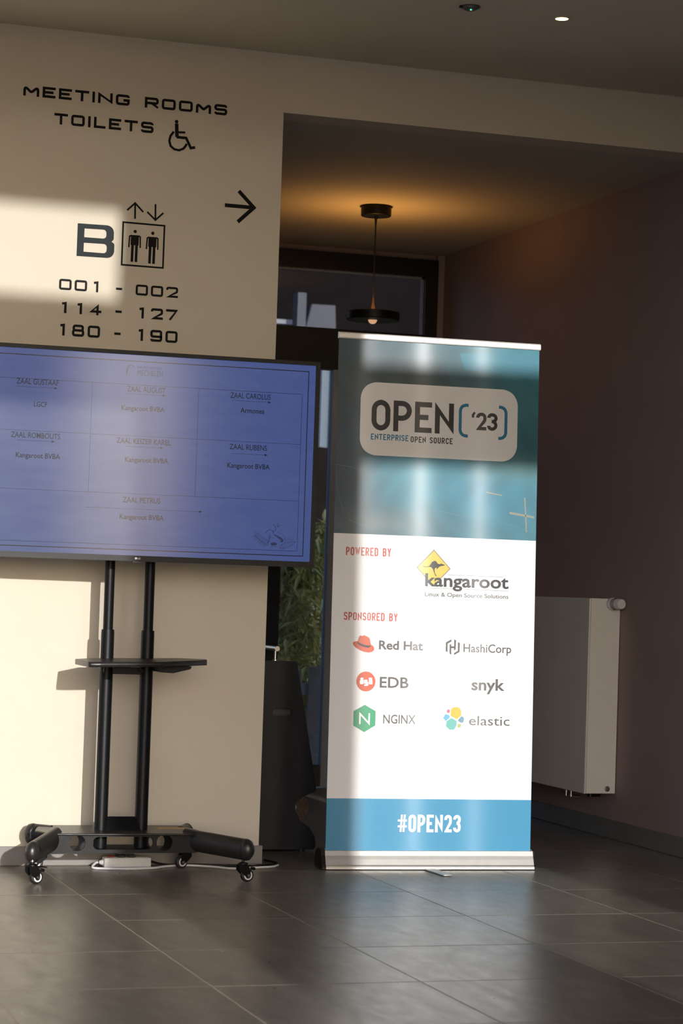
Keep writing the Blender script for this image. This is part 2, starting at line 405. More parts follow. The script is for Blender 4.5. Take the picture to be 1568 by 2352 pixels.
# skirting
sk = struct('baseboard_right', B(WX - .006, WX, 5.3, HY - .02, 0, .083), grout)
y = 8.907 - .6 * 6 + .003
while y < HY - .1:
    y1 = min(y + .594, HY - .03)
    obj('skirting_tile', B(WX - .013, WX - .005, y, y1, .003, .085, bev=.0006), tilem, sk); y += .6
sk2 = struct('baseboard_back', B(-1.2, wall_end + .006, WY - .006, WY, 0, .071), grout)
skl = mat('grey_skirting_tile', (.20, .18, .165), .45, noise=.08, nscale=9)
x = wall_end + .012
while x > -1.2:
    obj('skirting_tile', B(x - .594, x, WY - .014, WY - .005, .002, .073, bev=.0006), skl, sk2); x -= .6
obj('skirting_tile', B(wall_end + .003, wall_end + .012, WY - .004, WY + .14, .002, .073, bev=.0006), skl, sk2)

# glazed hall end; the wide left window is unseen, added to light the hall
struct('window_8', B(-3.2, 2.9, HY + .06, HY + .07, .1, 2.85), glassb)
al = D.lights.new('sky_portal', 'AREA'); al.shape = 'RECTANGLE'; al.size = 6.1; al.size_y = 2.75; al.cycles.is_portal = True
ao = D.objects.new('sky_portal', al); C.objects.link(ao); ao.location = (-.15, HY + .2, 1.475); ao.rotation_euler = (math.radians(-90), 0, 0)
def R2(px, py): p = onY(px, py, HY); return p.x, p.z
gx0, gx1 = 3.30, 4.345
win = thing('window_1', kind='structure', loc=(3.8, HY, 2.5))
bm = BM(); zt = R2(640, 612)[1]; zb = 2.515; xr = R2(971, 680)[0]
box(bm, gx0, gx1, HY - .04, HY + .04, zt, 2.935); box(bm, xr, gx1, HY - .04, HY + .04, zb, zt); box(bm, gx0, gx0 + .08, HY - .04, HY + .04, zb, zt)
box(bm, gx0, gx1, HY - .04, HY + .04, 2.29, zb)
obj('window_frame', bm, blackal, win)
bm = BM(); box(bm, xr - .012, xr, HY - .01, HY + .01, zb, zt); box(bm, gx0 + .08, xr, HY - .01, HY + .01, zt - .012, zt)
obj('glazing_bead', bm, greyal, win)
obj('pane', B(gx0 + .08, xr - .01, HY + .008, HY + .014, zb, zt - .01), glassd, win)
dr = thing('door_1', kind='structure', loc=(3.8, HY, 0))
bm = BM(); box(bm, gx0, 3.487, HY - .04, HY + .04, 0, 2.29); box(bm, 4.22, gx1, HY - .04, HY + .04, 0, 2.29)
obj('door_frame', bm, blackal, dr)
xs = R2(748, 1290)[0]
obj('door_stile', B(xs, xs + .10, HY - .03, HY + .03, .01, 2.29), greyal, dr)
bm = BM(); box(bm, 3.487, xs, HY - .03, HY + .03, .01, .125, bev=.004); box(bm, xs + .1, 4.22, HY - .03, HY + .03, .01, .125, bev=.004)
obj('bottom_rail', bm, mat('dark_grey_aluminium', (.05, .052, .05), .5, spec=.3, noise=.05), dr)
obj('pane', B(3.487, xs, HY - .003, HY + .003, .125, 2.29), glassd, dr)
obj('pane', B(xs + .1, 4.22, HY - .003, HY + .003, .125, 2.29), glassd, dr)

# outside, beyond the glass
struct('ground', B(-40, 60, HY + .3, 60, -.25, -.05), pavem)
bm = BM(); box(bm, -40, 60, -60, FY - .2, -.25, -.02); box(bm, -40, -5.15, FY - .2, HY + .3, -.25, -.02)
struct('ground_front', bm, pavem)
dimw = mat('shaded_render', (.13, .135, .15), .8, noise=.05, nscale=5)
bld = thing('building', 'dark brown annexe with a pale blue ribbed panel seen through the door glass', 'building', (7, 20, 0))
obj('wall', B(2, 14, 20, 24, 0, 2.4), darkbr, bld)
bm = BM(); box(bm, 2, 14, 20.02, 24, 2.4, 3.25)
x = 2
while x < 10:
    box(bm, x, x + .045, 19.97, 20.05, 2.4, 3.25); x += .09
obj('ribbed_cladding', bm, claddm, bld)
obj('upper_storey', B(2, 14, 20.3, 24, 3.25, 8.5), mat('black_brown_panel', (.014, .012, .012), .9, spec=.0, noise=.15, nscale=3), bld)
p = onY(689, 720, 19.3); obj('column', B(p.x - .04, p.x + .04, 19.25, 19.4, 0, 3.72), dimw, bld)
def q19(px, py): p = onY(px, py, 19.6); return (p.x, p.z)
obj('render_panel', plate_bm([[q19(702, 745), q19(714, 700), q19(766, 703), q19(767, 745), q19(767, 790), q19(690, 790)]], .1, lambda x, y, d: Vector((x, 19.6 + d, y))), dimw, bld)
f = B(*[v for v in (q19(630, 700)[0], q19(682, 700)[0])], 19.6, 19.7, q19(630, 742)[1], q19(630, 732)[1]); obj('sill', f, palew, bld)

def shrub(name, label, cx, cy, wid, hgt, n, lm, z0=0, group=None, ll=.12):
    t = thing(name, label, 'shrub', (cx, cy, z0 - .05), group)
    bm = BM(); st = BM()
    for k in range(9):
        bx = cx + random.uniform(-.4, .4) * wid; by = cy + random.uniform(-.15, .15)
        tube(st, [(bx, by, z0 - .05), (bx + random.uniform(-.1, .1), by, z0 + hgt * .5), (bx + random.uniform(-.2, .2), by, z0 + hgt * .95)], .006, 5)
    for k in range(n):
        p = Vector((cx + random.gauss(0, .33) * wid, cy + random.gauss(0, .12), z0 + hgt * random.random() ** .8))
        d = Vector((random.gauss(0, 1), random.gauss(0, .6), random.gauss(-.3, .7))).normalized(); a, b = frame_of(d)
        L = ll * random.uniform(.6, 1.3); wd = a * L * .13
        q = [p, p + d * L * .4 + wd, p + d * L + Vector((0, 0, -.25 * L)), p + d * L * .4 - wd]
        bm.faces.new([bm.verts.new(v) for v in q])
    obj('stem', st, stemm, t); o = obj('foliage', bm, lm, t); o['kind'] = 'stuff'; return t
shrub('bamboo_bush', 'yellow green bamboo bush outside the glass door, beside the black post', onY(668, 1400, 13.75).x, 13.75, .45, 1.5, 2600, leafm)
shrub('leafy_bush', 'darker leafy bush outside the glass door, right of the bamboo', onY(748, 1400, 15.0).x, 15.0, .8, 1.55, 2600, leafd)
fe = thing('garden_fence', 'low grey blue slatted fence outside the glass door in front of the bushes', 'fence', (4.5, 13.0, -.05))
greyb = mat('weathered_blue_grey_wood', (.33, .30, .25), .7, noise=.3, nscale=8)
for k in range(11):
    xx = 3.9 + k * .13
    obj('slat', B(xx, xx + .085, 12.98, 13.0, -.05, .60 + .02 * (k % 3), bev=.003), greyb, fe)
obj('rail', B(3.85, 5.4, 13.0, 13.04, .45, .52), palew, fe); obj('rail', B(3.85, 5.4, 13.0, 13.04, .05, .12), palew, fe)

# ================================================================ WALL SIGNS
def WPL(x, y, d): return Vector((x, WY - d, y))
def W2(px, py): p = onY(px, py, WY); return p.x, p.z
EPS = .0012
letters('black wall lettering reading MEETING ROOMS, topmost row on the cream wall', 'MEETING ROOMS', W2(53, 219)[0], W2(521, 270)[0], 2.931, .042, .0100, .006, .30)
letters('black wall lettering reading TOILETS, left of the wheelchair symbol', 'TOILETS', W2(125, 259)[0], W2(352, 307)[0], 2.833, .043, .0100, .006, .30)
# crop helper for the first zoom (2.3758 px per photo px, origin 0,150)
def w(x, y): return Vector(W2(x / 2.3758, 150 + y / 2.3758))
d = Draw()
d.poly(circ(*w(963, 308), .0068 * 1.05, 20))
d.line([w(963, 318), w(965, 392)], .0145); d.line([w(963, 392), w(1015, 397), w(1040, 452), w(1064, 448)], .0108)
d.line([w(963, 365), w(1010, 367)], .0085)
cc = w(972, 410); pts = [w(948, 362), w(930, 385), w(923, 412), w(930, 440), w(950, 458), w(977, 464), w(1000, 455), w(1014, 438), w(1017, 428)]
d.line(pts, .0092)
tag(flat('wheelchair_symbol', d, WPL, EPS, vinyl), 'black wheelchair symbol on the cream wall beside TOILETS', 'symbol')
d = Draw(); d.line([w(1226, 763), w(1383, 777)], .0150); d.line([w(1302, 686), w(1384, 777), w(1296, 855)], .0150)
tag(flat('arrow_symbol', d, WPL, EPS, vinyl), 'black arrow pointing right near the edge of the cream wall', 'symbol')
d = Draw()
for x0, y0, y1, s_ in ((737, 752, 838, 1), (847, 845, 758, -1)):
    d.line([w(x0, y0), w(x0 - (1 if s_ > 0 else -1), y1)], .007)
    d.line([w(x0 - 44, y0 + 42 * s_ - 3), w(x0, y0), w(x0 + 44, y0 + 44 * s_ + 5)], .007)
tag(flat('lift_arrows', d, WPL, EPS, vinyl), 'small black up and down arrows above the lift pictogram', 'symbol')
d = Draw()
d.line([w(672, 856), w(897, 876), w(888, 1106), w(663, 1088)], .0068, True)
for cx_, y0 in ((737, 907), (833, 917)):
    d.poly(circ(*w(cx_, y0), .0064, 18))
    def k(x, y): return w(cx_ + x - (y * .045), y0 + y + x * .07)
    d.poly([k(-22, 20), k(22, 20), k(22, 75), k(-22, 75)])
    for s_ in (-1, 1):
        d.line([k(s_ * 20, 22), k(s_ * 29, 28), k(s_ * 31, 88)], .0058)
        d.line([k(s_ * 11, 70), k(s_ * 11, 166)], .0105)
tag(flat('lift_pictogram', d, WPL, EPS, vinyl), 'black square lift pictogram with two standing figures', 'symbol')
outer = round_pts([(*w(417, 1040), 0), (*w(424, 862), 0), w(615, 878), w(622, 962), w(592, 964), w(622, 968), w(620, 1052)], .022, True)
outer = round_pts([(*w(417, 1040), 0), (*w(424, 862), 0), (*w(622, 876), 1), (*w(620, 955), .8), (*w(604, 963), .2), (*w(624, 972), .8), (*w(620, 1054), 1)], .026, True)
h1 = round_pts([(*w(459, 938), .1), (*w(461, 890), .1), w(581, 898), w(579, 947)], .012, True); h2 = round_pts([(*w(455, 1017), .1), (*w(457, 968), .1), w(583, 976), w(580, 1027)], .012, True)
tag(obj('sign_lettering', plate_bm([outer, h1, h2], .0006, WPL, EPS), mat('grey_vinyl', (.020, .026, .027), .6, spec=.15, noise=.05)), 'large dark grey letter B left of the lift pictogram', 'lettering')
letters('black room numbers reading 001 - 002, upper row of three', '001 - 002', W2(136, 640)[0], W2(409, 660)[0], 2.198, .042, .0085, .005, .28)
letters('black room numbers reading 114 - 127, middle row of three', '114 - 127', W2(141, 692)[0] - .012, W2(409, 713)[0], 2.109, .043, .0092, .005, .28)
letters('black room numbers reading 180 - 190, lowest row just above the television', '180 - 190', W2(137, 744)[0] - .012, W2(408, 760)[0], 2.022, .046, .0094, .006, .28)

# ================================================================ TELEVISION
TY = 8.15
TA = math.radians(-1.7); TVC = Vector((1.858, TY + .008, 0)); TEX = Vector((math.cos(TA), math.sin(TA), 0)); TEN = Vector((TEX.y, -TEX.x, 0))
tv = thing('television', 'large flat television with pale blue room schedule on a mobile stand', 'television', (1.858, TY + .008, 1.16))
def T2(px, py):
    r = ray(px, py); o = Vector((0, 0, H)); t = (TVC - o).dot(TEN) / r.dot(TEN); p = o + r * t
    return 1.858 + (p - TVC).dot(TEX), p.z
tx1 = T2(727.5, 1070)[0]; tx0 = 2 * 1.858 - tx1; tz0 = (T2(718, 1305)[1] + T2(0, 1277)[1]) / 2; tz1 = (T2(735, 835)[1] + T2(0, 784)[1]) / 2; print('TV', tx0, tx1, tz0, tz1)
sx0, sx1, sz0, sz1 = tx0 + .017, tx1 - .0165, tz0 + .021, tz1 - .0145
bm = BM()
def ring(bm, o, i, y0, y1, yi):
    (a0, a1, c0, c1), (b0, b1, d0, d1) = o, i
    V = [bm.verts.new((x, y, z)) for (x0, x1, z0, z1), y in (((a0, a1, c0, c1), y1), ((a0, a1, c0, c1), y0), ((b0, b1, d0, d1), y0), ((b0, b1, d0, d1), yi)) for x, z in ((x0, z0), (x1, z0), (x1, z1), (x0, z1))]
    for r in range(3):
        for k in range(4): bm.faces.new((V[r * 4 + k], V[r * 4 + (k + 1) % 4], V[r * 4 + 4 + (k + 1) % 4], V[r * 4 + 4 + k]))
ring(bm, (tx0, tx1, tz0, tz1), (sx0, sx1, sz0, sz1), TY, TY + .035, TY + .008)
obj('bezel', bm, bezelm, tv)
bm = BM(); box(bm, tx0 + .002, tx1 - .002, TY + .03, TY + .045, tz0 + .002, tz1 - .002, bev=.004); box(bm, tx0 + .25, tx1 - .25, TY + .04, TY + .085, tz0 + .05, tz1 - .25, bev=.02)
obj('back_housing', bm, blackpl, tv)
def screen_mat(name, emit, es=1, dust=.035):
    m = mat(name, (.03, .03, .032), .13, emit=emit, es=es, spec=.33); nt = m.node_tree; b = nt.nodes['Principled BSDF']
    g = nt.nodes.new('ShaderNodeNewGeometry'); n = nt.nodes.new('ShaderNodeTexNoise'); mp = nt.nodes.new('ShaderNodeMapping')
    mp.inputs['Scale'].default_value = (1.2, 1, 5); nt.links.new(g.outputs['Position'], mp.inputs['Vector']); nt.links.new(mp.outputs[0], n.inputs['Vector'])
    n.inputs['Scale'].default_value = 3; n.inputs['Detail'].default_value = 8; n.inputs['Roughness'].default_value = .65; n.inputs['Distortion'].default_value = .3
    r = nt.nodes.new('ShaderNodeValToRGB'); r.color_ramp.elements[0].position = .35; r.color_ramp.elements[1].position = .8
    r.color_ramp.elements[0].color = (dust, dust * 1.02, dust * 1.05, 1); r.color_ramp.elements[1].color = (dust * 1.7, dust * 1.85, dust * 1.95, 1)
    nt.links.new(n.outputs['Fac'], r.inputs[0]); nt.links.new(r.outputs[0], b.inputs['Base Color']); return m
scr = screen_mat('screen_slide', (.034, .061, .200), 1)
def TP(x, y, d): return Vector((x, TY + .008 - d, y))
bm = BM(); bm.faces.new([bm.verts.new(TP(x, z, 0)) for x, z in ((sx0, sz0), (sx1, sz0), (sx1, sz1), (sx0, sz1))])
sc = obj('screen', bm, scr, tv); tag(sc, 'pale blue screen showing a table of room names')
inkt = screen_mat('screen_ink', (.002, .003, .010), 1, .012); browni = screen_mat('screen_line', (.006, .006, .012), 1, .015)
thin = .0011
d = Draw(); ox0 = 2 * 1.858 - T2(712, 854)[0]
(x1, z1), (x2, z2) = T2(711, 854), T2(693, 1277.5)
xr = (x1 + x2) / 2; xl = 2 * 1.858 - xr; d.line([(xl, z2), (xr, z2), (xr, z1), (xl, z1)], .0032, True)
flat('slide_border', d, TP, .0006, browni, tv)
d = Draw()
zt = T2(695, 906)[1]; zm = T2(689, 1021)[1]; zl = T2(684, 1151)[1]; zbt = T2(680, 1266)[1]; xr2 = T2(688, 1080)[0]; xl2 = 2 * 1.858 - xr2
d.line([(xl2, zbt), (xr2, zbt), (xr2, zt), (xl2, zt)], thin * 1.2, True)
for z in (zm, zl): d.line([(xl2, z), (xr2, z)], thin)
for px in (212, 457): x = T2(px - 4, 985)[0]; d.line([(x, zt), (x, zl)], thin)
flat('slide_table', d, TP, .0006, inkt, tv)
def ttext(d, txt, l, r, yc, cap, wgt=0):
    a = T2(l, yc - (r - l) * .022); b = T2(r, yc + (r - l) * .022); zc = T2((l + r) / 2, yc)[1]; h = cap / 612
    d.font(txt, a[0], b[0], zc - h / 2, h, wgt)
def tarrow(d, l, r, y):
    a = T2(l, y); x1 = T2(r, y)[0]; z = T2((l + r) / 2, y)[1]
    d.line([(a[0], z), (x1, z)], thin); d.poly([(x1 - .011, z + .0045), (x1, z), (x1 - .011, z - .0045)])
d = Draw()
for t in (('ZAAL GUSTAAF', 38, 135, 877), ('ZAAL AUGUST', 292, 380, 895), ('ZAAL CAROLUS', 529, 621, 910), ('ZAAL ROMBOUTS', 25, 138, 1000),
          ('ZAAL KEIZER KAREL', 268, 392, 1014), ('ZAAL RUBENS', 527, 613, 1027.5), ('ZAAL PETRUS', 282, 368, 1149)): ttext(d, *t, 12.2, .004); flat('room_name', d, TP, .0008, inkt, tv); d = Draw()
for t in (('LGCF', 78, 108, 928.5), ('Kangaroot BVBA', 279, 378, 938.5), ('Armonea', 552, 607, 943.5), ('Kangaroot BVBA', 36, 138, 1046.5),
          ('Kangaroot BVBA', 287, 386, 1057), ('Kangaroot BVBA', 522, 619, 1070.5), ('Kangaroot BVBA', 275, 376, 1188)): ttext(d, *t, 11, .012); flat('event_name', d, TP, .0008, inkt, tv); d = Draw()
for a in ((38, 132, 889.5), (290, 380, 906.5), (533, 622, 922), (40, 126, 1012.5), (290, 375, 1027), (530, 614, 1043.5), (195, 464, 1170)):
    d = Draw(); tarrow(d, *a); flat('slide_arrow', d, TP, .0008, inkt, tv)
logoi = screen_mat('screen_logo', (.012, .020, .050), 1, .02)
d = Draw(); ttext(d, 'MECHELEN', 316, 374, 857.5, 12.5); ttext(d, 'VAN DER VALK HOTEL', 316, 373, 845, 5.5)
def tl(x, y): return Vector(T2(260 + x / 11.2, 820 + y / 11.2))
d.poly([tl(395, 205), tl(370, 225), tl(345, 290), tl(330, 350), tl(335, 400), tl(345, 455), tl(365, 440), tl(375, 370), tl(392, 300)])
d.line([tl(395, 205), tl(440, 200), tl(500, 220), tl(545, 250)], .002); d.line([tl(425, 205), tl(428, 270)], .002)
flat('slide_logo', d, TP, .0008, logoi, tv)
# botanical line drawing in the corner of the slide
def tb(x, y): return Vector(T2(570 + x / 12.06, 1190 + y / 12.06))
d = Draw(); lt = .0011
d.line([tb(180, 480), tb(300, 590), tb(430, 690), tb(540, 770)], lt * 1.6)
for k in range(13):
    t = k / 13; bx, by = 180 + 330 * t, 480 + 270 * t
    d.line([tb(bx, by), tb(bx + 30 + 60 * t, by - 120 + 20 * t)], lt); d.line([tb(bx, by), tb(bx - 90 + 40 * t, by + 40 + 40 * t)], lt)
d.line([tb(490, 410), tb(530, 345), tb(600, 325), tb(660, 345), tb(700, 400), tb(680, 450)], lt * 2)
d.line([tb(700, 170), tb(740, 240), tb(770, 300), tb(730, 350), tb(680, 385)], lt * 2)
d.line([tb(830, 120), tb(800, 190), tb(810, 240), tb(850, 235), tb(890, 185)], lt * 1.6); d.line([tb(790, 240), tb(860, 190)], lt)
d.line([tb(870, 350), tb(940, 345)], lt); d.line([tb(600, 400), tb(580, 560), tb(520, 700)], lt); d.line([tb(600, 540), tb(700, 545)], lt)
for k in range(7):
    d.line([tb(690 + k * 12, 470 + k * 6), tb(760 + k * 25, 460 + k * 25), tb(900 + k * 12, 540 + k * 18), tb(960, 600 + k * 8)], lt)
d.poly([tb(610, 700), tb(680, 670), tb(770, 680), tb(800, 720), tb(740, 760), tb(640, 755)])
d.poly([tb(880, 640), tb(930, 620), tb(970, 640), tb(930, 670), tb(890, 665)])
d.line([tb(1300, 660), tb(1150, 660), tb(1000, 690), tb(900, 760), tb(870, 830), tb(960, 850), tb(1100, 800), tb(1220, 730)], lt * 1.4, True)
for k in range(7): d.line([tb(920 + k * 45, 720 - k * 8), tb(960 + k * 40, 840 - k * 22)], lt)
for k in range(7): d.line([tb(1000 + k * 35, 640), tb(1020 + k * 38, 540 + (k % 3) * 20)], lt * .8)
d.line([tb(590, 780), tb(700, 800), tb(800, 790)], lt); d.line([tb(790, 380), tb(850, 400), tb(940, 440), tb(990, 520), tb(990, 600)], lt)
for k in range(5): d.line([tb(520 + k * 8, 760 - k * 60), tb(590 + k * 10, 620 - k * 40)], lt)
flat('slide_drawing', d, TP, .0008, logoi, tv)
# maker's mark on the bezel
d = Draw(); p = T2(311, 1282.5); p = Vector((p[0], 0, p[1]))
d.poly(circ(p.x, p.z, .0042, 20)); d.font('LG', p.x + .006, p.x + .0165, p.z - .0032, .0064, .01)
flat('maker_mark', d, lambda x, y, dd: Vector((x, TY - dd, y)), .0006, mat('silver_print', (.75, .75, .75), .4, noise=.02), tv)
obj('infrared_sensor', B(p.x - .012, p.x + .022, TY + .004, TY + .02, tz0 - .006, tz0 + .001, bev=.001), blackpl, tv)
tv.rotation_euler.z = TA

# ================================================================ TV STAND
st = thing('tv_stand', 'black twin-pole mobile television stand with a small shelf on four castors', 'stand', (1.872, 8.33, 0))
PY = 8.33; PX = (1.796, 1.949)
obj('mount_bracket', B(1.72, 2.02, TY + .10, 8.345, 1.35, 1.70, bev=.004), blackp, st)
bm = BM()
for x in PX:
    o = obj('pole', tube(BM(), [(x, PY, .09), (x, PY, .895), (x, PY, .907)], [.0245, .0245, .0235], 28), blackp, st, smooth=40)
    obj('inner_pole', tube(BM(), [(x, PY, .85), (x, PY, 1.72)], .0185 if x < 1.9 else .0190, 28), blackp, st, smooth=40)
    obj('locking_screw', tube(BM(), [(x - .003, PY - .0238, .872), (x - .003, PY - .027, .872)], .0042, 10), blackpl, st, smooth=40)
# base deck: flat top, with clipped corners
def HP(z): return lambda x, y, dd: Vector((x, y, z + dd))
deck = [(1.582, 8.205), (1.66, 8.195), (2.10, 8.185), (2.150, 8.20), (2.165, 8.30), (2.14, 8.42), (2.13, 8.47), (1.60, 8.48), (1.57, 8.40), (1.545, 8.30)]
obj('base_deck', plate_bm([round_pts(deck, .02, True)], .008, HP(.159)), satin, st)
# front channel with round holes and a slot
def VP(Y): return lambda x, y, dd: Vector((x, Y + dd, y))
zc = .128
slot = round_pts([(1.742, .103), (1.742, .150), (1.966, .150), (1.966, .103)], .02, True)
obj('front_channel', plate_bm([[(1.59, .090), (2.135, .090), (2.155, .157), (1.58, .157)], circ(1.684, zc, .030), circ(2.011, zc, .030), slot], .005, VP(8.205)), blackp, st)
obj('rear_channel', plate_bm([[(1.62, .070), (2.12, .070), (2.12, .157), (1.62, .157)], circ(1.705, .107, .032), circ(2.035, .107, .032), round_pts([(1.77, .080), (1.77, .152), (1.99, .152), (1.99, .080)], .02, True)], .005, VP(8.43)), blackp, st)
obj('base_floor', B(1.76, 1.985, 8.21, 8.425, .090, .096), blackp, st)
bm = BM(); V = [(1.806, 8.292, .163), (1.94, 8.292, .163), (1.928, 8.325, .211), (1.818, 8.325, .211), (1.806, 8.36, .163), (1.94, 8.36, .163), (1.928, 8.335, .211), (1.818, 8.335, .211)]
V = [bm.verts.new(v) for v in V]
for f in ((0, 1, 2, 3), (4, 5, 6, 7), (3, 2, 6, 7), (0, 3, 7, 4), (1, 2, 6, 5), (0, 1, 5, 4)): bm.faces.new([V[i] for i in f])
obj('gusset', bm, blackp, st)
obj('rating_label', B(2.02, 2.13, 8.33, 8.40, .1632, .1638), tanm, st)
# legs: oval tubes from the base to each castor
def leg(p0, p1, r=.036, capr=1.0):
    p0, p1 = Vector(p0), Vector(p1)
    o = obj('leg', tube(BM(), [p0, p1], r, 28, sx=.74, sy=1.1), satin, st, smooth=40)
    dd = (p1 - p0).normalized()
    bm = BM(); tube(bm, [p1, p1 + dd * .012, p1 + dd * .026, p1 + dd * .037, p1 + dd * .042], [r * 1.015, r * 1.02, r * .9, r * .55, r * .1], 28, sx=.74, sy=1.1)
    obj('end_cap', bm, satin, o, smooth=True); return o
legs = [((1.615, 8.25, .142), (1.500, 8.068, .113)), ((2.10, 8.25, .136), (2.274, 8.052, .120)),
        ((1.63, 8.43, .128), (1.575, 8.468, .130)), ((2.12, 8.40, .128), (2.158, 8.465, .130))]
for a, b in legs: leg(a, b)
def castor(x, y, ang, brake=True, rz=.0245, ztop=.086):
    """twin-disc castor: housing > wheel, hub, brake lever"""
    ca, sa = math.cos(ang), math.sin(ang)     # rolling direction
    fx = Vector((ca, sa, 0)); ax = Vector((-sa, ca, 0)); c = Vector((x, y, 0)) + fx * .018
    bm = BM()
    lathe(bm, [(.018, .062), (.019, .064), (.019, .070), (.012, .073), (.006, .074), (.006, ztop), (0, ztop)], (x, y, 0), n=20)
    for s in (-1, 1):                          # fork cheeks
        pts = [(-.020, .064), (.016, .064), (.026, .040), (.024, .022), (.012, .018), (-.006, .030), (-.020, .045)]
        A_ = [Vector((x, y, 0)) + fx * p[0] + ax * (s * .0125) + Vector((0, 0, p[1])) for p in pts]
        Bv = [v + ax * s * .0025 for v in A_]
        va = [bm.verts.new(v) for v in A_]; vb = [bm.verts.new(v) for v in Bv]; bm.faces.new(va); bm.faces.new(vb)
        for k in range(len(va)): bm.faces.new((va[k], va[(k + 1) % len(va)], vb[(k + 1) % len(va)], vb[k]))
    h = obj('castor', bm, blackpl, st, smooth=35)
    zc = Vector((0, 0, rz))
    bm = BM(); lathe(bm, [(.006, -.010), (.019, -.0105), (rz - .001, -.008), (rz, -.004), (rz, .004), (rz - .001, .008), (.019, .0105), (.006, .010)], c + zc, ax, 32)
    obj('wheel', bm, rubber, h, smooth=35)
    bm = BM()
    for s in (-1, 1): lathe(bm, [(.0168, s * .0085), (.0168, s * .0112), (.0115, s * .0116), (.0115, s * .0085)], c + zc, ax, 28)
    obj('rim_ring', bm, whitepl, h, smooth=35)
    obj('axle', tube(BM(), [c + zc - ax * .0175, c + zc + ax * .0175], .005, 14), chrome, h, smooth=35)
    if brake:
        p = Vector((x, y, .060)) + fx * .018
        bm = BM(); a = p - ax * .012; 
        V = []
        for dz in (0, .0035):
            for u_, v_ in ((0, -1), (.040, -1), (.040, 1), (0, 1)):
                V.append(bm.verts.new(p + fx * u_ + ax * v_ * .012 + Vector((0, 0, dz - .10 * u_))))
        for f in ((0, 1, 2, 3), (4, 5, 6, 7), (0, 1, 5, 4), (1, 2, 6, 5), (2, 3, 7, 6), (3, 0, 4, 7)): bm.faces.new([V[i] for i in f])
        tube(bm, [p + fx * .024 + Vector((0, 0, -.012)) - ax * .01, p + fx * .024 + Vector((0, 0, -.012)) + ax * .01], .006, 12)
        obj('brake_lever', bm, blackpl, h)
    obj('stem', tube(BM(), [(x, y, ztop - .006), (x, y, ztop + .004)], .0075, 14), chrome, h, smooth=35)
castor(1.492, 8.045, math.radians(25)); castor(2.274, 8.060, math.radians(12))
castor(2.160, 8.472, math.radians(200), False, ztop=.095); castor(1.600, 8.450, math.radians(160), False, ztop=.095)
# shelf with clipped ends, slightly out of level
sh = [(1.662, 8.26), (1.74, 8.345), (2.08, 8.345), (2.150, 8.22), (2.135, 8.15), (1.93, 8.0), (1.70, 7.985), (1.657, 7.99)]
def SP(x, y, dd): return Vector((x, y, 0.792 + dd + (x - 1.88) * .022))
sh_bm = plate_bm([round_pts(sh, .012, True)], .019, SP)
obj('shelf', sh_bm, satin, st)
bm = BM(); box(bm, PX[0], PX[1], PY - .012, PY + .012, .742, .768, bev=.002)
obj('crossbar', bm, blackp, st)
for x in PX:
    obj('clamp', tube(BM(), [(x, PY, .768), (x, PY, .788)], .028, 24), blackp, st, smooth=40)
bm = BM(); V = [(1.975, 8.20, .785), (2.09, 8.20, .786), (2.085, 8.20, .776), (2.02, 8.20, .760), (1.975, 8.20, .762)]
A_ = [bm.verts.new((v[0] - .012, 8.15, v[2] - .004)) for v in V]; Bv = [bm.verts.new((v[0] - .012, 8.325, v[2] - .004)) for v in V]; bm.faces.new(A_); bm.faces.new(Bv)
for k in range(5): bm.faces.new((A_[k], A_[(k + 1) % 5], Bv[(k + 1) % 5], Bv[k]))
obj('shelf_bracket', bm, blackp, st)
obj('thumb_screw', tube(BM(), [(1.785, 8.305, .768), (1.778, 8.29, .752)], .0035, 10), chrome, st, smooth=40)
obj('thumb_screw', tube(BM(), [(1.928, 8.31, .765), (1.921, 8.285, .757)], .007, 10), blackpl, st, smooth=40)

# power strip and cables on the floor
ps = thing('power_strip', 'white power strip with a red switch lying on the floor under the stand', 'power strip', (1.95, 8.50, 0))
obj('body', B(1.846, 2.028, 8.472, 8.522, .002, .040, bev=.005, seg=2), whitepl, ps, smooth=40)
obj('switch', B(1.863, 1.888, 8.487, 8.507, .039, .046, bev=.002), redpl, ps)
bm = BM()
for x in (1.913, 1.953): box(bm, x - .016, x + .016, 8.483, 8.513, .0395, .050, bev=.003)
obj('plug', bm, blackpl, ps)
bm = BM(); lathe(bm, [(.010, 0), (.010, .006), (.0065, .014), (.004, .016)], (1.846, 8.497, .02), (-1, 0, 0), 16)
obj('cable_grommet', bm, whitepl, ps, smooth=True)
def cable(name, pts, r, m, label):
    return tag(obj(name, tube(BM(), smooth_path(pts, 10), r, 8), m, None, smooth=True), label, 'cable')
cable('power_cable', [(1.826, 8.497, .020), (1.815, 8.492, .017), (1.800, 8.455, .0055), (1.86, 8.425, .0055), (1.95, 8.42, .0055), (2.03, 8.435, .0055), (2.07, 8.47, .0055), (2.13, 8.50, .0055), (2.20, 8.50, .0055),
                      (2.28, 8.45, .0055), (2.33, 8.40, .0055), (2.42, 8.425, .0055), (2.50, 8.45, .0055), (2.54, 8.50, .0055)], .0045, whitepl,
      'white cable looping from the power strip along the foot of the cream wall')
cable('power_cable', [(2.036, 8.532, .02), (2.10, 8.535, .0055), (2.20, 8.53, .0055), (2.30, 8.50, .0055), (2.40, 8.48, .0055), (2.50, 8.50, .0055), (2.555, 8.56, .0055), (2.53, 8.66, .0055)], .004, blackpl,
      'thin black cable running behind the white one round the wall corner')

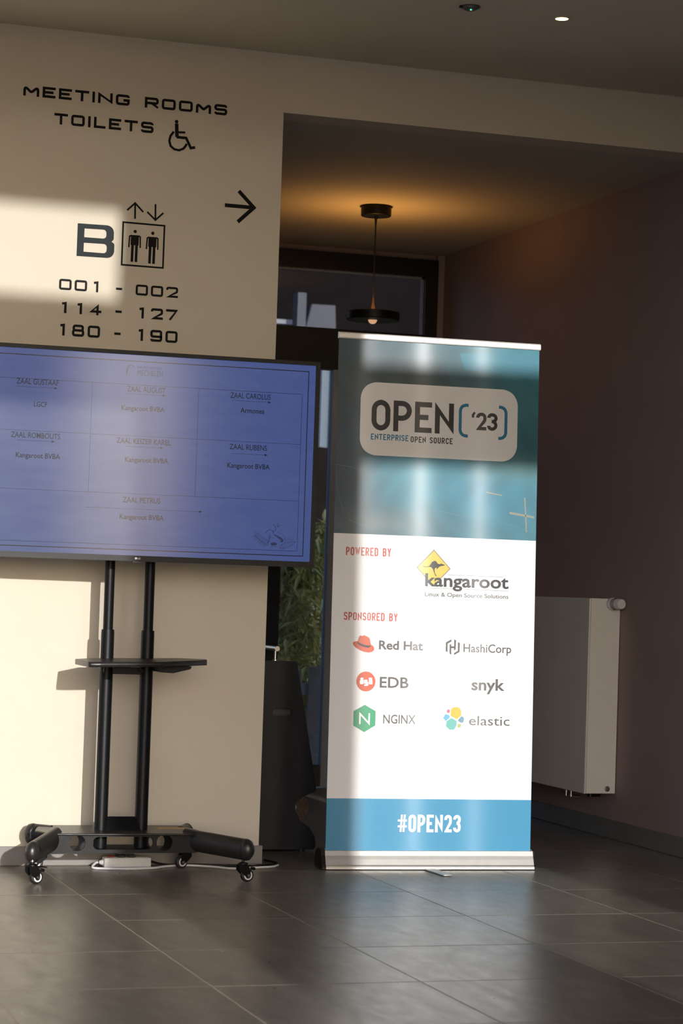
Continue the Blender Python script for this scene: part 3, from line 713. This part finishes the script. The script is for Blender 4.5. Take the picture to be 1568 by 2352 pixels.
# ================================================================ ROLL-UP BANNER
bTL, bTR, bBL, bBR = onY(780, 771, 8.475), onY(1239, 806, 8.425), onY(747, 1951, 8.405), onY(1217, 1957, 8.36)
ban = thing('roll_up_banner', 'tall roll-up banner printed teal, white and blue with OPEN 23 on it', 'banner', (3.11, 8.38, 0))
ex = (bBR - bBL); ex.z = 0; BW = ex.length; ex.normalize()
ey = ((bTL + bTR) / 2 - (bBL + bBR) / 2); ey -= ex * ey.dot(ex) ; BH = ey.length; ey.normalize(); ez = ex.cross(ey).normalized()  # ez points to the viewer's far side? fixed below
if ez.y > 0: ez = -ez
shx = ((bTL - bBL).dot(ex) + (bTR - bBR).dot(ex)) / 2 / BH
O3 = Vector((bBL.x, bBL.y, (bBL.z + bBR.z) / 2))
def BP(a, b, dd): return O3 + ex * a + ey * b + ez * dd
def B2(px, py):
    r = ray(px, py); o = Vector((0, 0, H)); t = (O3 - o).dot(ez) / r.dot(ez); p = o + r * t - O3
    return Vector((p.dot(ex), p.dot(ey)))
def print_mat(name, col=None, rough=.33, attr=False):
    m = mat(name, col or (1, 1, 1), rough, spec=.5); nt = m.node_tree; b = nt.nodes['Principled BSDF']; L = nt.links.new
    if attr:
        a = nt.nodes.new('ShaderNodeAttribute'); a.attribute_name = 'print'; L(a.outputs['Color'], b.inputs['Base Color'])
    # gentle vertical waves of the hanging vinyl
    g = nt.nodes.new('ShaderNodeNewGeometry'); s = nt.nodes.new('ShaderNodeSeparateXYZ'); L(g.outputs['Position'], s.inputs[0])
    hs = None
    cols = [onY(p, 1140, 8.4).x for p in (838, 972, 1106)]
    def M(op, *v):
        n = nt.nodes.new('ShaderNodeMath'); n.operation = op
        for i, q in enumerate(v):
            if isinstance(q, (int, float)): n.inputs[i].default_value = q
            else: L(q, n.inputs[i])
        return n.outputs[0]
    for c_, wd, am in ((cols[0], .040, .65), (cols[1], .050, .92), (cols[2], .052, .85)):
        # height with positive slope around c_: tanh ramp
        u = M('DIVIDE', M('SUBTRACT', s.outputs['X'], c_), wd); h = M('MULTIPLY', M('TANH', u), am * wd); h = M('SUBTRACT', h, 0.0)
        hs = h if hs is None else M('ADD', hs, h)
    hs = M('SUBTRACT', hs, M('MULTIPLY', s.outputs['X'], .25))
    bp = nt.nodes.new('ShaderNodeBump'); bp.inputs['Strength'].default_value = 1; bp.inputs['Distance'].default_value = .10
    L(hs, bp.inputs['Height']); L(bp.outputs['Normal'], b.inputs['Normal'])
    return m
bwhite = print_mat('banner_white', (.80, .79, .78)); bink = print_mat('banner_charcoal', (.028, .027, .030)); bblue = print_mat('banner_deep_blue', (.012, .17, .30))
bband = print_mat('banner_sky_blue', (.042, .25, .42)); bred = print_mat('banner_red', (.50, .065, .045)); bgrey = print_mat('banner_warm_grey', (.095, .085, .08))
byel = print_mat('banner_yellow', (.64, .46, .07)); bor = print_mat('banner_orange_red', (.58, .085, .03)); bgrn = print_mat('banner_green', (.035, .30, .14))
bteal = print_mat('banner_turquoise', (.16, .46, .42)); bpink = print_mat('banner_pink', (.58, .15, .25)); blb = print_mat('banner_light_blue', (.15, .43, .60))
bmb = print_mat('banner_mid_blue', (.15, .30, .41)); blime = print_mat('banner_lime', (.40, .46, .14)); bphoto = print_mat('banner_photo', attr=True)
bfaint = print_mat('banner_faint_grey', (.62, .61, .60)); blgrey = print_mat('banner_light_grey', (.30, .28, .26))
# fabric sheet in three printed fields
va0 = B2(765, 1222).y; va1 = (B2(748, 1833).y + B2(1219, 1838).y) / 2; va0 = (va0 + B2(1226, 1244).y) / 2
def XE(b, side): return shx * b + (0 if side == 0 else BW - .004 * b / BH)
def field(name, b0, b1, m, nx=24, ny=8, colf=None):
    bm = BM()
    lay = bm.verts.layers.float_color.new('print') if colf else None
    V = [[bm.verts.new(BP(XE(b0 + (b1 - b0) * j / ny, 0) + (XE(b0 + (b1 - b0) * j / ny, 1) - XE(b0 + (b1 - b0) * j / ny, 0)) * i / nx, b0 + (b1 - b0) * j / ny, 0)) for i in range(nx + 1)] for j in range(ny + 1)]
    for j in range(ny):
        for i in range(nx): bm.faces.new((V[j][i], V[j][i + 1], V[j + 1][i + 1], V[j + 1][i]))
    if colf:
        for j in range(ny + 1):
            for i in range(nx + 1): V[j][i][lay] = (*colf(i / nx, j / ny), 1)
    return obj(name, bm, m, ban)
def mixc(a, b, t): t = max(0, min(1, t)); return tuple(x + (y - x) * t for x, y in zip(a, b))
def bl(u, v, cu, cv, ru, rv): return math.exp(-((u - cu) / ru) ** 2 - ((v - cv) / rv) ** 2)
def photo(u, v):
    c = mixc((.045, .10, .14), (.06, .24, .30), u)                    # slate teal to teal
    c = mixc(c, (.03, .30, .40), .75 * max(0, (u - .5) * 2) * max(0, v - .55) * 2)
    c = mixc(c, (.09, .11, .11), .8 * bl(u, v, .35, .80, .28, .16))
    c = mixc(c, (.05, .32, .42), .75 * bl(u, v, .42, .32, .22, .22))
    c = mixc(c, (.04, .28, .42), .75 * bl(u, v, .75, .20, .25, .18))
    c = mixc(c, (.18, .36, .33), .6 * bl(u, v, .9, .38, .15, .06))
    c = mixc(c, (.30, .33, .30), .45 * bl(u, v, .25, .06, .25, .07))
    c = mixc(c, (.035, .06, .11), .8 * bl(u, v, 0, .3, .12, .35))
    c = mixc(c, (.02, .16, .20), .7 * bl(u, v, .95, .52, .1, .12))
    n = math.sin(u * 31 + 3 * math.sin(v * 9)) * math.sin(v * 23 + 2 * math.sin(u * 13)) * .12 + 1
    return tuple(max(0, x * n * .72 + .004) for x in c)
field('blue_field', 0, va1, bband); field('white_field', va1, va0, bwhite); field('photo_field', va0, BH, bphoto, 90, 70, photo)
# faint light lines of the printed photograph
def c6(x, y): return B2(740 + x / 3.015, 740 + y / 3.015)
def c7(x, y): return B2(740 + x / 3.015, 1220 + y / 3.015)
streak = print_mat('print_pale_line', (.24, .25, .20)); streak2 = print_mat('print_blue_pane', (.035, .19, .26)); streak3 = print_mat('print_mid_line', (.08, .20, .24))
d = Draw()
d.poly([c6(1295, 1312), c6(1465, 1345), c6(1466, 1360), c6(1295, 1328)]); flat('print_light_line', d, BP, .0004, streak, ban); d = Draw(); d.poly([c6(1396, 1215), c6(1406, 1215), c6(1416, 1455), c6(1408, 1455)])
d.poly([c6(1135, 1172), c6(1245, 1196), c6(1240, 1204), c6(1135, 1182)]); flat('print_light_line', d, BP, .0004, streak, ban)
d = Draw(); d.poly([c6(950, 215), c6(1496, 222), c6(1490, 375), c6(1260, 360), c6(985, 330)]); flat('print_pane', d, BP, .0003, streak2, ban)
d = Draw(); d.line([c6(95, 985), c6(180, 1000), c6(250, 1018)], .0012); d.line([c6(185, 1368), c6(350, 1440)], .003); d.line([c6(770, 1300), c6(1090, 1370)], .0028)
d.line([c6(440, 950), c6(560, 975)], .0012); d.line([c6(480, 1090), c6(590, 1135)], .0018); d.line([c6(800, 1130), c6(930, 1150), c6(890, 1165)], .002); d.line([c6(830, 1215), c6(880, 1225)], .0018)
d.line([c6(90, 1010), c6(110, 1200), c6(150, 1320)], .0012); d.line([c6(1090, 1330), c6(1290, 1400), c6(1460, 1455)], .002); d.line([c6(865, 290), c6(900, 420)], .0015)
flat('print_faint_line', d, BP, .0004, streak3, ban)
d = Draw()
for r_ in range(6):
    for q in range(7):
        p = c6(1290 + q * 26 + r_ * 6, 330 + r_ * 22 + q * 3); d.poly(circ(p.x, p.y, .0022, 6))
flat('print_dot_pattern', d, BP, .0006, print_mat('print_dots', (.10, .20, .30)), ban)
# OPEN('23) panel
xl = c6(259, 790).x; xr = c6(1352, 600).x; yt = (c6(370, 410).y + c6(1240, 472).y) / 2; yb = (c6(360, 915).y + c6(1240, 972).y) / 2
rp = [Vector(p) for p in round_pts([(xl, yb), (xr, yb), (xr, yt), (xl, yt)], .062, True, 10)]
d = Draw(); d.poly(rp); flat('title_panel', d, BP, .0007, bwhite, ban)
def bst(d, txt, f, l, base_l, r, base_r, top_l, t, rr, gap=.13):
    a = f(l, base_l); b = f(r, base_r); h = f(l, top_l).y - a.y; d.stroke(txt, a.x, b.x, (a.y + b.y) / 2, h, t * h, rr * h, gap)
d = Draw(); bst(d, 'OPEN', c6, 338, 748, 907, 776, 534, .168, .24, .105); flat('title_lettering', d, BP, .0010, bink, ban); d = Draw(); bst(d, "'", c6, 1030, 748, 1058, 748, 622, .13, 0)
bst(d, '23', c6, 1062, 748, 1211, 753, 626, .19, .26, .04)
flat('title_year', d, BP, .0010, bink, ban); d = Draw(); bst(d, 'OPEN SOURCE', c6, 610, 832, 901, 846, 790, .17, .2, .16)
flat('subtitle_lettering', d, BP, .0010, bink, ban)
d = Draw(); bst(d, 'ENTERPRISE', c6, 335, 812, 595, 826, 770, .17, .2, .15)
flat('subtitle_lettering', d, BP, .0010, bblue, ban); d = Draw(); t_ = .0125
d.line(round_pts([c6(1012, 577), c6(956, 573), c6(952, 782), c6(1006, 790)], .022), t_); flat('title_bracket', d, BP, .0010, bblue, ban); d = Draw(); d.line(round_pts([c6(1222, 588), c6(1272, 594), c6(1268, 802), c6(1217, 806)], .022), t_)
flat('title_bracket', d, BP, .0010, bblue, ban)
d = Draw(); bst(d, 'POWERED BY', c7, 163, 163, 475, 180, 105, .15, .22, .13); flat('heading_lettering', d, BP, .0006, bred, ban); d = Draw(); bst(d, 'SPONSORED BY', c7, 148, 611, 520, 629, 555, .15, .22, .13)
flat('heading_lettering', d, BP, .0006, bred, ban)
def hh(x, y): return B2(700 + x / 2.8, 1700 + y / 2.8)
d = Draw(); bst(d, '#', hh, 595, 590, 654, 591, 478, .115, 0, .10); bst(d, 'OPEN23', hh, 664, 591, 1000, 594, 478, .17, .22, .085); flat('print_hashtag', d, BP, .0006, bwhite, ban)
# kangaroo sign logo
def k1(x, y): return B2(940 + x / 6.03, 1240 + y / 6.03)
d = Draw(); dia = [k1(340, 135), k1(568, 402), k1(330, 642), k1(98, 380)]; d.poly(dia); flat('logo_diamond_edge', d, BP, .0004, bgrey, ban)
cc_ = sum(dia, Vector((0, 0))) / 4; d = Draw(); d.poly([cc_ + (p - cc_) * .95 for p in dia]); flat('logo_diamond', d, BP, .0006, byel, ban)
d = Draw()
K = [(165, 348), (200, 366), (240, 372), (275, 362), (285, 345), (310, 308), (345, 289), (370, 297), (390, 330), (428, 338), (436, 322), (448, 334), (470, 340), (494, 352), (470, 358), (440, 362), (415, 372), (395, 390), (378, 410), (376, 385), (355, 390), (346, 415), (352, 460), (378, 505), (362, 502), (340, 455), (328, 415), (305, 380), (275, 374), (240, 378), (200, 374)]
kp = [k1(*p) for p in K]
kb = plate_bm([kp], .0001, BP, .0009); obj('logo_kangaroo', kb, bink, ban)
def bf(d, txt, f, l, bl_, r, br_, top, wgt=0):
    a = f(l, bl_); b = f(r, br_); h = f(l, top).y - a.y; y = (a.y + b.y) / 2; d.font(txt, a.x, b.x, y, h, wgt)
d = Draw(); bf(d, 'kangaroot', k1, 215, 632, 1370, 680, 460, .022); flat('logo_lettering', d, BP, .0011, bink, ban)
d = Draw(); d.line([k1(528, 483), k1(1295, 517)], .0012); d.line([k1(217, 660), k1(605, 678)], .0012); d.line([k1(780, 684), k1(1365, 710)], .0012)
flat('logo_rule', d, BP, .0007, bgrey, ban)
d = Draw(); bf(d, 'Linux & Open Source Solutions', k1, 213, 772, 1368, 822, 716, .012); flat('logo_tagline', d, BP, .0006, bgrey, ban)
# sponsors, left column
def s2(x, y): return B2(1000 + x / 7.84, 1440 + y / 7.84)
def s1(x, y): return B2(790 + x / 7.467, 1440 + y / 7.467)
d = Draw(); d.poly([s1(*p) for p in [(150, 270), (175, 250), (215, 245), (232, 240), (250, 180), (270, 145), (310, 155), (345, 142), (390, 160), (435, 190), (450, 250), (460, 302), (495, 325), (515, 360), (512, 400), (480, 428), (420, 440), (350, 430), (270, 400), (200, 355), (160, 315)]])
hat = plate_bm([d.p[0]], .0001, BP, .0006); obj('hat_logo', hat, bor, ban)
d = Draw(); d.poly([s1(*p) for p in [(228, 243), (245, 262), (300, 290), (370, 312), (430, 318), (455, 314), (448, 345), (410, 358), (345, 345), (270, 315), (228, 280)]])
obj('hat_band', plate_bm([d.p[0]], .0001, BP, .0009), bink, ban)
for a in (('Red Hat', s1, 595, 378, 1350, 402, 232, .026), ('EDB', s1, 608, 1037, 1102, 1046, 858, .016), ('NGINX', s1, 668, 1652, 1222, 1664, 1502, .008), ('snyk', s2, 645, 1135, 1240, 1145, 935, .022), ('HashiCorp', s2, 500, 446, 1360, 476, 298, .010)):
    d = Draw(); bf(d, *a); flat('sponsor_lettering', d, BP, .0006, bgrey, ban)
d = Draw(); bf(d, 'Part of F5', s1, 665, 1755, 940, 1760, 1715, 0); flat('sponsor_small_print', d, BP, .0006, bfaint, ban)
c_ = s1(373, 935); d = Draw(); rx = (s1(537, 935).x - s1(208, 935).x) / 2; d.poly(circ(c_.x, c_.y, rx, 40)); flat('round_logo', d, BP, .0005, bor, ban)
d = Draw()
def rr(a, b, c__, e, r): d.poly(round_pts([s1(a, e), s1(c__, e), s1(c__, b), s1(a, b)], r, True))
rr(278, 868, 330, 930, .003); rr(268, 915, 330, 982, .003); rr(422, 870, 480, 930, .003); rr(422, 918, 486, 985, .003); rr(336, 905, 400, 975, .003); rr(372, 940, 414, 1010, .003); rr(345, 985, 395, 1012, .0015)
flat('round_logo_mark', d, BP, .0008, bwhite, ban)
d = Draw(); hx = [s1(355, 1335), s1(540, 1445), s1(533, 1690), s1(342, 1805), s1(155, 1690), s1(160, 1445)]; d.poly(hx); flat('hexagon_logo', d, BP, .0005, bgrn, ban)
d = Draw(); tn = .0062; A_ = [s1(268, 1655), s1(272, 1488), s1(425, 1655), s1(430, 1490)]; d.line(A_, tn)
for p in A_: d.poly(circ(p.x, p.y, tn / 2, 14))
flat('hexagon_letter', d, BP, .0008, bwhite, ban)
# sponsors, right column
def s2(x, y): return B2(1000 + x / 7.84, 1440 + y / 7.84)
d = Draw()
for P_ in ([(285, 222), (285, 262), (215, 300), (213, 455), (182, 437), (185, 280)], [(335, 222), (368, 243), (360, 405), (332, 425)], [(280, 305), (280, 500), (250, 480), (253, 318)], [(270, 348), (345, 350), (345, 382), (270, 382)],
           [(402, 270), (436, 290), (430, 450), (330, 507), (332, 470), (400, 430)]):
    d.p += [[v for v in f] for f in [[s2(*q) for q in P_]]] if len(P_) == 4 else []
    if len(P_) == 6:
        q = [s2(*v) for v in P_]
        d.poly([q[0], q[1], q[2], q[5]] if P_[0][0] == 285 else [q[0], q[1], q[2], q[5]]); d.poly([q[5], q[2], q[3], q[4]])
flat('angular_logo', d, BP, .0006, bgrey, ban)
d = Draw(); bf(d, 'elastic', s2, 600, 1766, 1330, 1782, 1596, .0); flat('sponsor_lettering', d, BP, .0006, bgrey, ban)
def blob(pts, m):
    d = Draw(); d.poly(round_pts([s2(*p) for p in pts], .005, True)); flat('flower_logo_petal', d, BP, .0005, m, ban)
blob([(300, 1455), (370, 1440), (430, 1455), (465, 1520), (460, 1600), (380, 1662), (268, 1600), (275, 1500)], byel)
blob([(285, 1640), (375, 1690), (378, 1770), (330, 1850), (250, 1850), (185, 1790), (195, 1700)], bteal)
blob([(190, 1530), (215, 1485), (262, 1485), (248, 1562)], bpink); blob([(175, 1568), (245, 1590), (262, 1625), (178, 1700), (138, 1640)], blb)
blob([(475, 1597), (515, 1650), (500, 1710), (470, 1730), (388, 1690)], bmb); blob([(400, 1738), (462, 1750), (450, 1810), (390, 1815)], blime)
# hardware
tr = BM()
def bpx(px, py, dd): q = B2(px, py); return BP(q.x, q.y, dd)
pts2 = [(-.004, -.002), (-.004, .016), (-.001, .020), (.006, .020), (.009, .016), (.009, -.002)]
prof = [(dd, bb) for dd, bb in [(-.008, -.004), (.006, -.004), (.008, .000), (.008, .016), (.004, .021), (-.006, .021), (-.008, .016)]]
A_ = [tr.verts.new(BP(XE(BH, 0) - .002, BH + bb, dd)) for dd, bb in prof]; Bv = [tr.verts.new(BP(XE(BH, 1) + .003, BH + bb, dd)) for dd, bb in prof]
tr.faces.new(A_); tr.faces.new(Bv)
for k in range(len(prof)): tr.faces.new((A_[k], A_[(k + 1) % len(prof)], Bv[(k + 1) % len(prof)], Bv[k]))
obj('top_rail', tr, mat('satin_silver', (.80, .78, .74), .35, metal=.3, noise=.02), ban)
# cassette base: section in (depth towards viewer, height)
def CP(a, dd, z): p = O3 + ex * a - ez * 0; p = p + Vector((ez.x, ez.y, 0)) * dd; p.z = z; return p
cz = O3.z + .001
prof = [(-.085, .004), (-.09, .03), (-.075, .062), (-.04, cz + .004), (-.010, cz + .004), (.004, cz - .002), (.010, cz - .02), (.016, .040), (.024, .020), (.030, .0135), (.030, .0115), (.031, .0105), (.031, .004), (.028, .003), (-.05, .003)]
bm = BM(); a0_, a1_ = -.003, BW + .009
A_ = [bm.verts.new(CP(a0_, *p)) for p in prof]; Bv = [bm.verts.new(CP(a1_, *p)) for p in prof]
bm.faces.new(A_); bm.faces.new(Bv)
for k in range(len(prof)): bm.faces.new((A_[k], A_[(k + 1) % len(prof)], Bv[(k + 1) % len(prof)], Bv[k]))
obj('cassette', bm, alu, ban)
for (u0, u1) in ((a0_ - .016, a0_), (a1_, a1_ + .006)):
    bm = BM(); pr = [(p[0] * 1.06, max(.0035, p[1] * 1.03)) for p in prof]
    A_ = [bm.verts.new(CP(u0, *p)) for p in pr]; Bv = [bm.verts.new(CP(u1, *p)) for p in pr]; bm.faces.new(A_); bm.faces.new(Bv)
    for k in range(len(pr)): bm.faces.new((A_[k], A_[(k + 1) % len(pr)], Bv[(k + 1) % len(pr)], Bv[k]))
    obj('end_cap', bm, blackpl, ban)
bm = BM()
g0 = (onZ(975, 1997, .004)); g1 = onZ(1018, 2011, .004)
dv = (g1 - g0); dv.z = 0; dl = dv.length; dv.normalize(); nv = Vector((-dv.y, dv.x, 0))
sh_ = round_pts([(-.03, -.02), (dl, -.0195), (dl, .0195), (-.03, .02)], .006, True)
obj('swivel_foot', plate_bm([sh_], .006, lambda x, y, dd: g0 + dv * x + nv * y + Vector((.02, 0, .004 + dd - .0035))), alu, ban)
bm = BM()
for a in (.03, BW - .03): tube(bm, [CP(a, -.02, 0), CP(a, -.02, .006)], .008, 12)
obj('rubber_foot', bm, rubber, ban)
obj('support_pole', tube(BM(), [CP(BW / 2, -.05, .05), BP(BW / 2, BH, -.012)], .007, 12), alu, ban)

# ================================================================ SHOE POLISHER
KX, KY = 2.62, 8.95
sp_ = thing('shoe_polisher', 'charcoal shoe polishing machine with a chrome grab bar behind the wall corner', 'machine', (2.62, 9.1, 0))
def k2(px, py): p = onY(px, py, KY); return Vector((p.x, p.z))
k_br = k2(724, 1945); zbot = .012
prof = [(2.36, zbot), (2.36, .785)] + [tuple(k2(682, 1519)), tuple(k2(727, 1818)), tuple(k2(710, 1824)), tuple(k2(690, 1832)), tuple(k2(678, 1846)), tuple(k2(678, 1866)), tuple(k2(690, 1886)), tuple(k2(710, 1900)), tuple(k2(723, 1922)), (k_br.x, .030), (k_br.x - .004, zbot)]
out = round_pts(prof, .012, True, 4)
hc = k2(647, 1636); grip = round_pts([(hc.x - .044, hc.y - .017), (hc.x + .044, hc.y - .017), (hc.x + .044, hc.y + .017), (hc.x - .044, hc.y + .017)], .013, True)
obj('side_panel', plate_bm([out, grip], .018, VP(KY + .009)), kiosk, sp_)
obj('side_panel', plate_bm([out], .018, VP(KY + .30)), kiosk, sp_)
greym = mat('dark_grey_recess', (.03, .032, .033), .5, noise=.1, nscale=30)
bm = BM()
gi = round_pts([(hc.x - .040, hc.y - .013), (hc.x + .040, hc.y - .013), (hc.x + .040, hc.y + .013), (hc.x - .040, hc.y + .013)], .011, True)
obj('grip_rim', plate_bm([grip, gi], .004, VP(KY - .001)), blackpl, sp_)
obj('grip_recess', plate_bm([grip], .003, VP(KY + .019)), greym, sp_)
# sloping front, top and lower housing between the panels
b1, b2 = k2(680, 1521), k2(724, 1815)
bm = BM()
P = [(2.37, .03), (2.37, .775), (b1.x - .004, .775), (b2.x - .008, b2.y + .01), (k2(700, 1828).x, b2.y), (2.70, .22), (2.60, .10), (2.60, .03)]
A_ = [bm.verts.new((x, KY + .018, z)) for x, z in P]; Bv = [bm.verts.new((x, KY + .292, z)) for x, z in P]; bm.faces.new(A_); bm.faces.new(Bv)
for k in range(len(P)): bm.faces.new((A_[k], A_[(k + 1) % len(P)], Bv[(k + 1) % len(P)], Bv[k]))
obj('housing', bm, kiosk, sp_)
obj('tray', B(2.60, k_br.x - .01, KY + .018, KY + .292, .014, .05, bev=.004), kiosk, sp_)
hb = k2(679, 1856); n = 48
for r0, y0, y1 in ((.064, KY + .03, KY + .10), (.064, KY + .17, KY + .24)):
    bm = BM()
    for k in range(n):
        a = 2 * math.pi * k / n; a2 = 2 * math.pi * (k + .8) / n; r1 = r0 * (1 + .02 * math.sin(k * 2.3))
        V = [bm.verts.new((hb.x + r * math.cos(t), y, hb.y + r * math.sin(t))) for y in (y0 + (.002 if k % 2 else 0), y1) for r, t in ((.012, a), (r1, a), (r1, a2), (.012, a2))]
        for f in ((0, 1, 2, 3), (4, 5, 6, 7), (0, 1, 5, 4), (1, 2, 6, 5), (2, 3, 7, 6)): bm.faces.new([V[i] for i in f])
    obj('brush', bm, bristle, sp_)
obj('spindle', tube(BM(), [(hb.x, KY + .015, hb.y), (hb.x, KY + .29, hb.y)], .010, 20), chrome, sp_, smooth=40)
gb = k2(636, 1490)
bm = BM(); tube(bm, [(gb.x, KY - .005, gb.y), (gb.x, KY + .32, gb.y)], .0105, 20)
obj('grab_bar', bm, chrome, sp_, smooth=40)
for yy in (KY + .012, KY + .27):
    bm = BM(); lathe(bm, [(.011, .783), (.011, .789), (.0055, .791), (.0055, gb.y)], (gb.x - .003, yy, 0), n=18)
    obj('bar_post', bm, chrome, sp_, smooth=40)
bm = BM()
for x in (2.40, 2.78):
    for yy in (KY + .03, KY + .27): tube(bm, [(x, yy, 0), (x, yy, .015)], .012, 12)
obj('foot', bm, rubber, sp_)

# ================================================================ RADIATOR
ry0, ry1 = 9.395, 10.62
xf = onY(1354, 1372, ry0).x; zr0, zr1 = .205, 1.083
ra = thing('radiator', 'flat-fronted cream white panel radiator mounted on the mauve wall', 'radiator', (WX, 10, .2))
lean = .0042       # it hangs a touch out of plumb
rb = BM(); box(rb, xf + .004, WX - .012, ry0 + .004, ry1 - .004, zr0 + .004, zr1 - .004)
obj('core', rb, radm, ra)
obj('front_panel', B(xf, xf + .008, ry0, ry1, zr0 - .002, zr1, bev=.002), radm, ra)
pz = zr0 + .016; pc = onY(1394, 1812, ry0); xe = WX - .004
hole = circ(pc.x, pc.z, .0135, 20)
obj('side_cover', plate_bm([[(xf + .009, zr0), (xe, zr0), (xe, zr1 - .001), (xf + .009, zr1 - .001)], hole], .0025, VP(ry0 + .001)), radm, ra)
obj('side_cover', B(xf + .009, xe, ry1 - .002, ry1, zr0, zr1 - .001), radm, ra)
bm = BM(); box(bm, xf + .006, xe, ry0, ry1, zr1 - .004, zr1 + .001)
obj('top_grille', bm, radm, ra)
bm = BM(); lathe(bm, [(.012, 0), (.012, .004), (.008, .005), (.007, .001), (0, .001)], (pc.x, ry0 + .004, pc.z), (0, -1, 0), 20)
obj('drain_plug', bm, mat('dull_brass', (.22, .19, .14), .4, metal=.7, noise=.1, nscale=40), ra, smooth=35)
kc = onY(1404, 1387, ry0); kax = Vector((.10, -1, .0)).normalized()
bm = BM(); lathe(bm, [(.024, 0), (.028, .004), (.028, .016), (.024, .020), (.025, .024), (.025, .060), (.023, .064), (.023, .085), (.021, .088), (0, .088)], (kc.x, ry0, kc.z), kax, 36)
kn = obj('thermostat_valve', bm, whitepl, ra, smooth=35)
bm = BM(); a_, b_ = frame_of(kax)
for k in range(24):
    t = 2 * math.pi * k / 24; c0 = Vector((kc.x, ry0, kc.z)) + kax * .030 + (a_ * math.cos(t) + b_ * math.sin(t)) * .0252
    tube(bm, [c0, c0 + kax * .028], .0013, 6)
obj('ridge', bm, greym, kn)['kind'] = 'stuff'
bm = BM()
for px in (1300, 1311):
    p = onX(px, 1822, WX - .05); yy = p.y; tube(bm, [(WX - .05, yy, zr0 + .01), (WX - .05, yy, .155)], .0075, 12); tube(bm, [(WX - .05, yy, .155), (WX - .003, yy, .155)], .0075, 12)
obj('pipe', bm, chrome, ra, smooth=40)
bm = BM(); tube(bm, [(WX - .05, 9.56, zr0 + .005), (WX - .05, 9.56, .175)], .014, 14); tube(bm, [(WX - .05, 9.56, .185), (WX - .003, 9.56, .185)], .010, 12)
obj('valve_block', bm, blackpl, ra, smooth=40)

# ================================================================ PENDANT LAMP
c0 = onZ(864, 474, HZ); LX, LY = c0.x, c0.y
zl = onY(855, 727, LY).z
pe = thing('pendant_lamp', 'black disc pendant lamp hanging in the hall with an amber glow above', 'lamp', (LX, LY, HZ))
def lz(v): return v
bm = BM(); lathe(bm, [(0, HZ), (.079, HZ), (.080, HZ - .004), (.075, HZ - .006), (.074, HZ - .046), (.071, HZ - .049), (0, HZ - .049)], (LX, LY, 0), n=44)
obj('canopy', bm, blackp, pe, smooth=35)
obj('cord', tube(BM(), [(LX, LY, HZ - .045), (LX, LY, zl + .03)], .0035, 10), blackpl, pe, smooth=40)
bm = BM(); lathe(bm, [(.0045, HZ - .09), (.008, HZ - .048)], (LX, LY, 0), n=16); obj('cord_grip', bm, blackpl, pe, smooth=40)
bm = BM(); lathe(bm, [(.0035, .095), (.006, .06), (.013, .027), (.0, .026)], (LX, LY, zl), n=20)
obj('stem_cone', bm, mat('bronze', (.06, .035, .022), .4, metal=.6, noise=.1, nscale=40), pe, smooth=40)
rr_ = .131
bm = BM(); lathe(bm, [(.0, .024), (.055, .024), (.060, .018), (.10, .018), (.104, .022), (rr_ - .003, .022), (rr_, .019), (rr_, -.016), (rr_ - .003, -.019), (.05, -.021), (.028, -.018), (.024, -.010), (0, -.010)], (LX, LY, zl), n=64)
obj('shade_disc', bm, blackp, pe, smooth=35)
bm = BM(); lathe(bm, [(.062, .0185), (.062, .0205), (.098, .0205), (.098, .0185)], (LX, LY, zl), n=48); obj('light_ring', bm, ringm, pe)
bm = BM(); lathe(bm, [(.022, -.012), (.022, -.020), (.017, -.030), (.009, -.0355), (0, -.037)], (LX, LY, zl), n=24); obj('lens', bm, lensm, pe, smooth=True)
al = D.lights.new('pendant_glow', 'AREA'); al.shape = 'DISK'; al.size = .19; al.spread = 2.75; al.energy = 2.1; al.color = (1, .47, .12)
ao = D.objects.new('pendant_glow', al); C.objects.link(ao); ao.location = (LX, LY, zl + .026); ao.rotation_euler = (math.pi, 0, 0)

# ================================================================ CEILING FITTINGS
p = onZ(1290, 42, CZ)
dl_ = thing('downlight', 'small round recessed downlight glowing warm yellow in the ceiling', 'light', (p.x, p.y, CZ))
bm = BM(); lathe(bm, [(.024, -.0005), (.024, -.003), (.032, -.002), (.032, 0.0)], (p.x, p.y, CZ), n=32); obj('trim_ring', bm, ceilp, dl_, smooth=True)
bm = BM(); lathe(bm, [(0, -.0035), (.0235, -.0025), (.0235, 0)], (p.x, p.y, CZ), n=32); obj('lens', bm, downm, dl_, smooth=True)
al = D.lights.new('downlight_beam', 'SPOT'); al.energy = 4; al.color = (1, .75, .42); al.spot_size = 1.6; al.shadow_soft_size = .02
ao = D.objects.new('downlight_beam', al); C.objects.link(ao); ao.location = (p.x, p.y, CZ - .02)
p = onZ(1080, 15, CZ)
de = thing('smoke_detector', 'small dark round detector with a green light on the ceiling', 'detector', (p.x, p.y, CZ))
bm = BM(); lathe(bm, [(.036, 0), (.036, -.004), (.028, -.007), (.022, -.012), (0, -.013)], (p.x, p.y, CZ), n=32)
obj('body', bm, mat('smoked_plastic', (.08, .085, .08), .3, noise=.05, nscale=40), de, smooth=35)
bm = BM(); lathe(bm, [(0, -.016), (.003, -.015), (.004, -.012)], (p.x, p.y - .006, CZ), n=12); obj('indicator', bm, ledg, de)
bm = BM(); box(bm, p.x - .042, p.x - .030, p.y - .008, p.y + .008, CZ - .008, CZ, bev=.002); obj('clip', bm, blackpl, de)
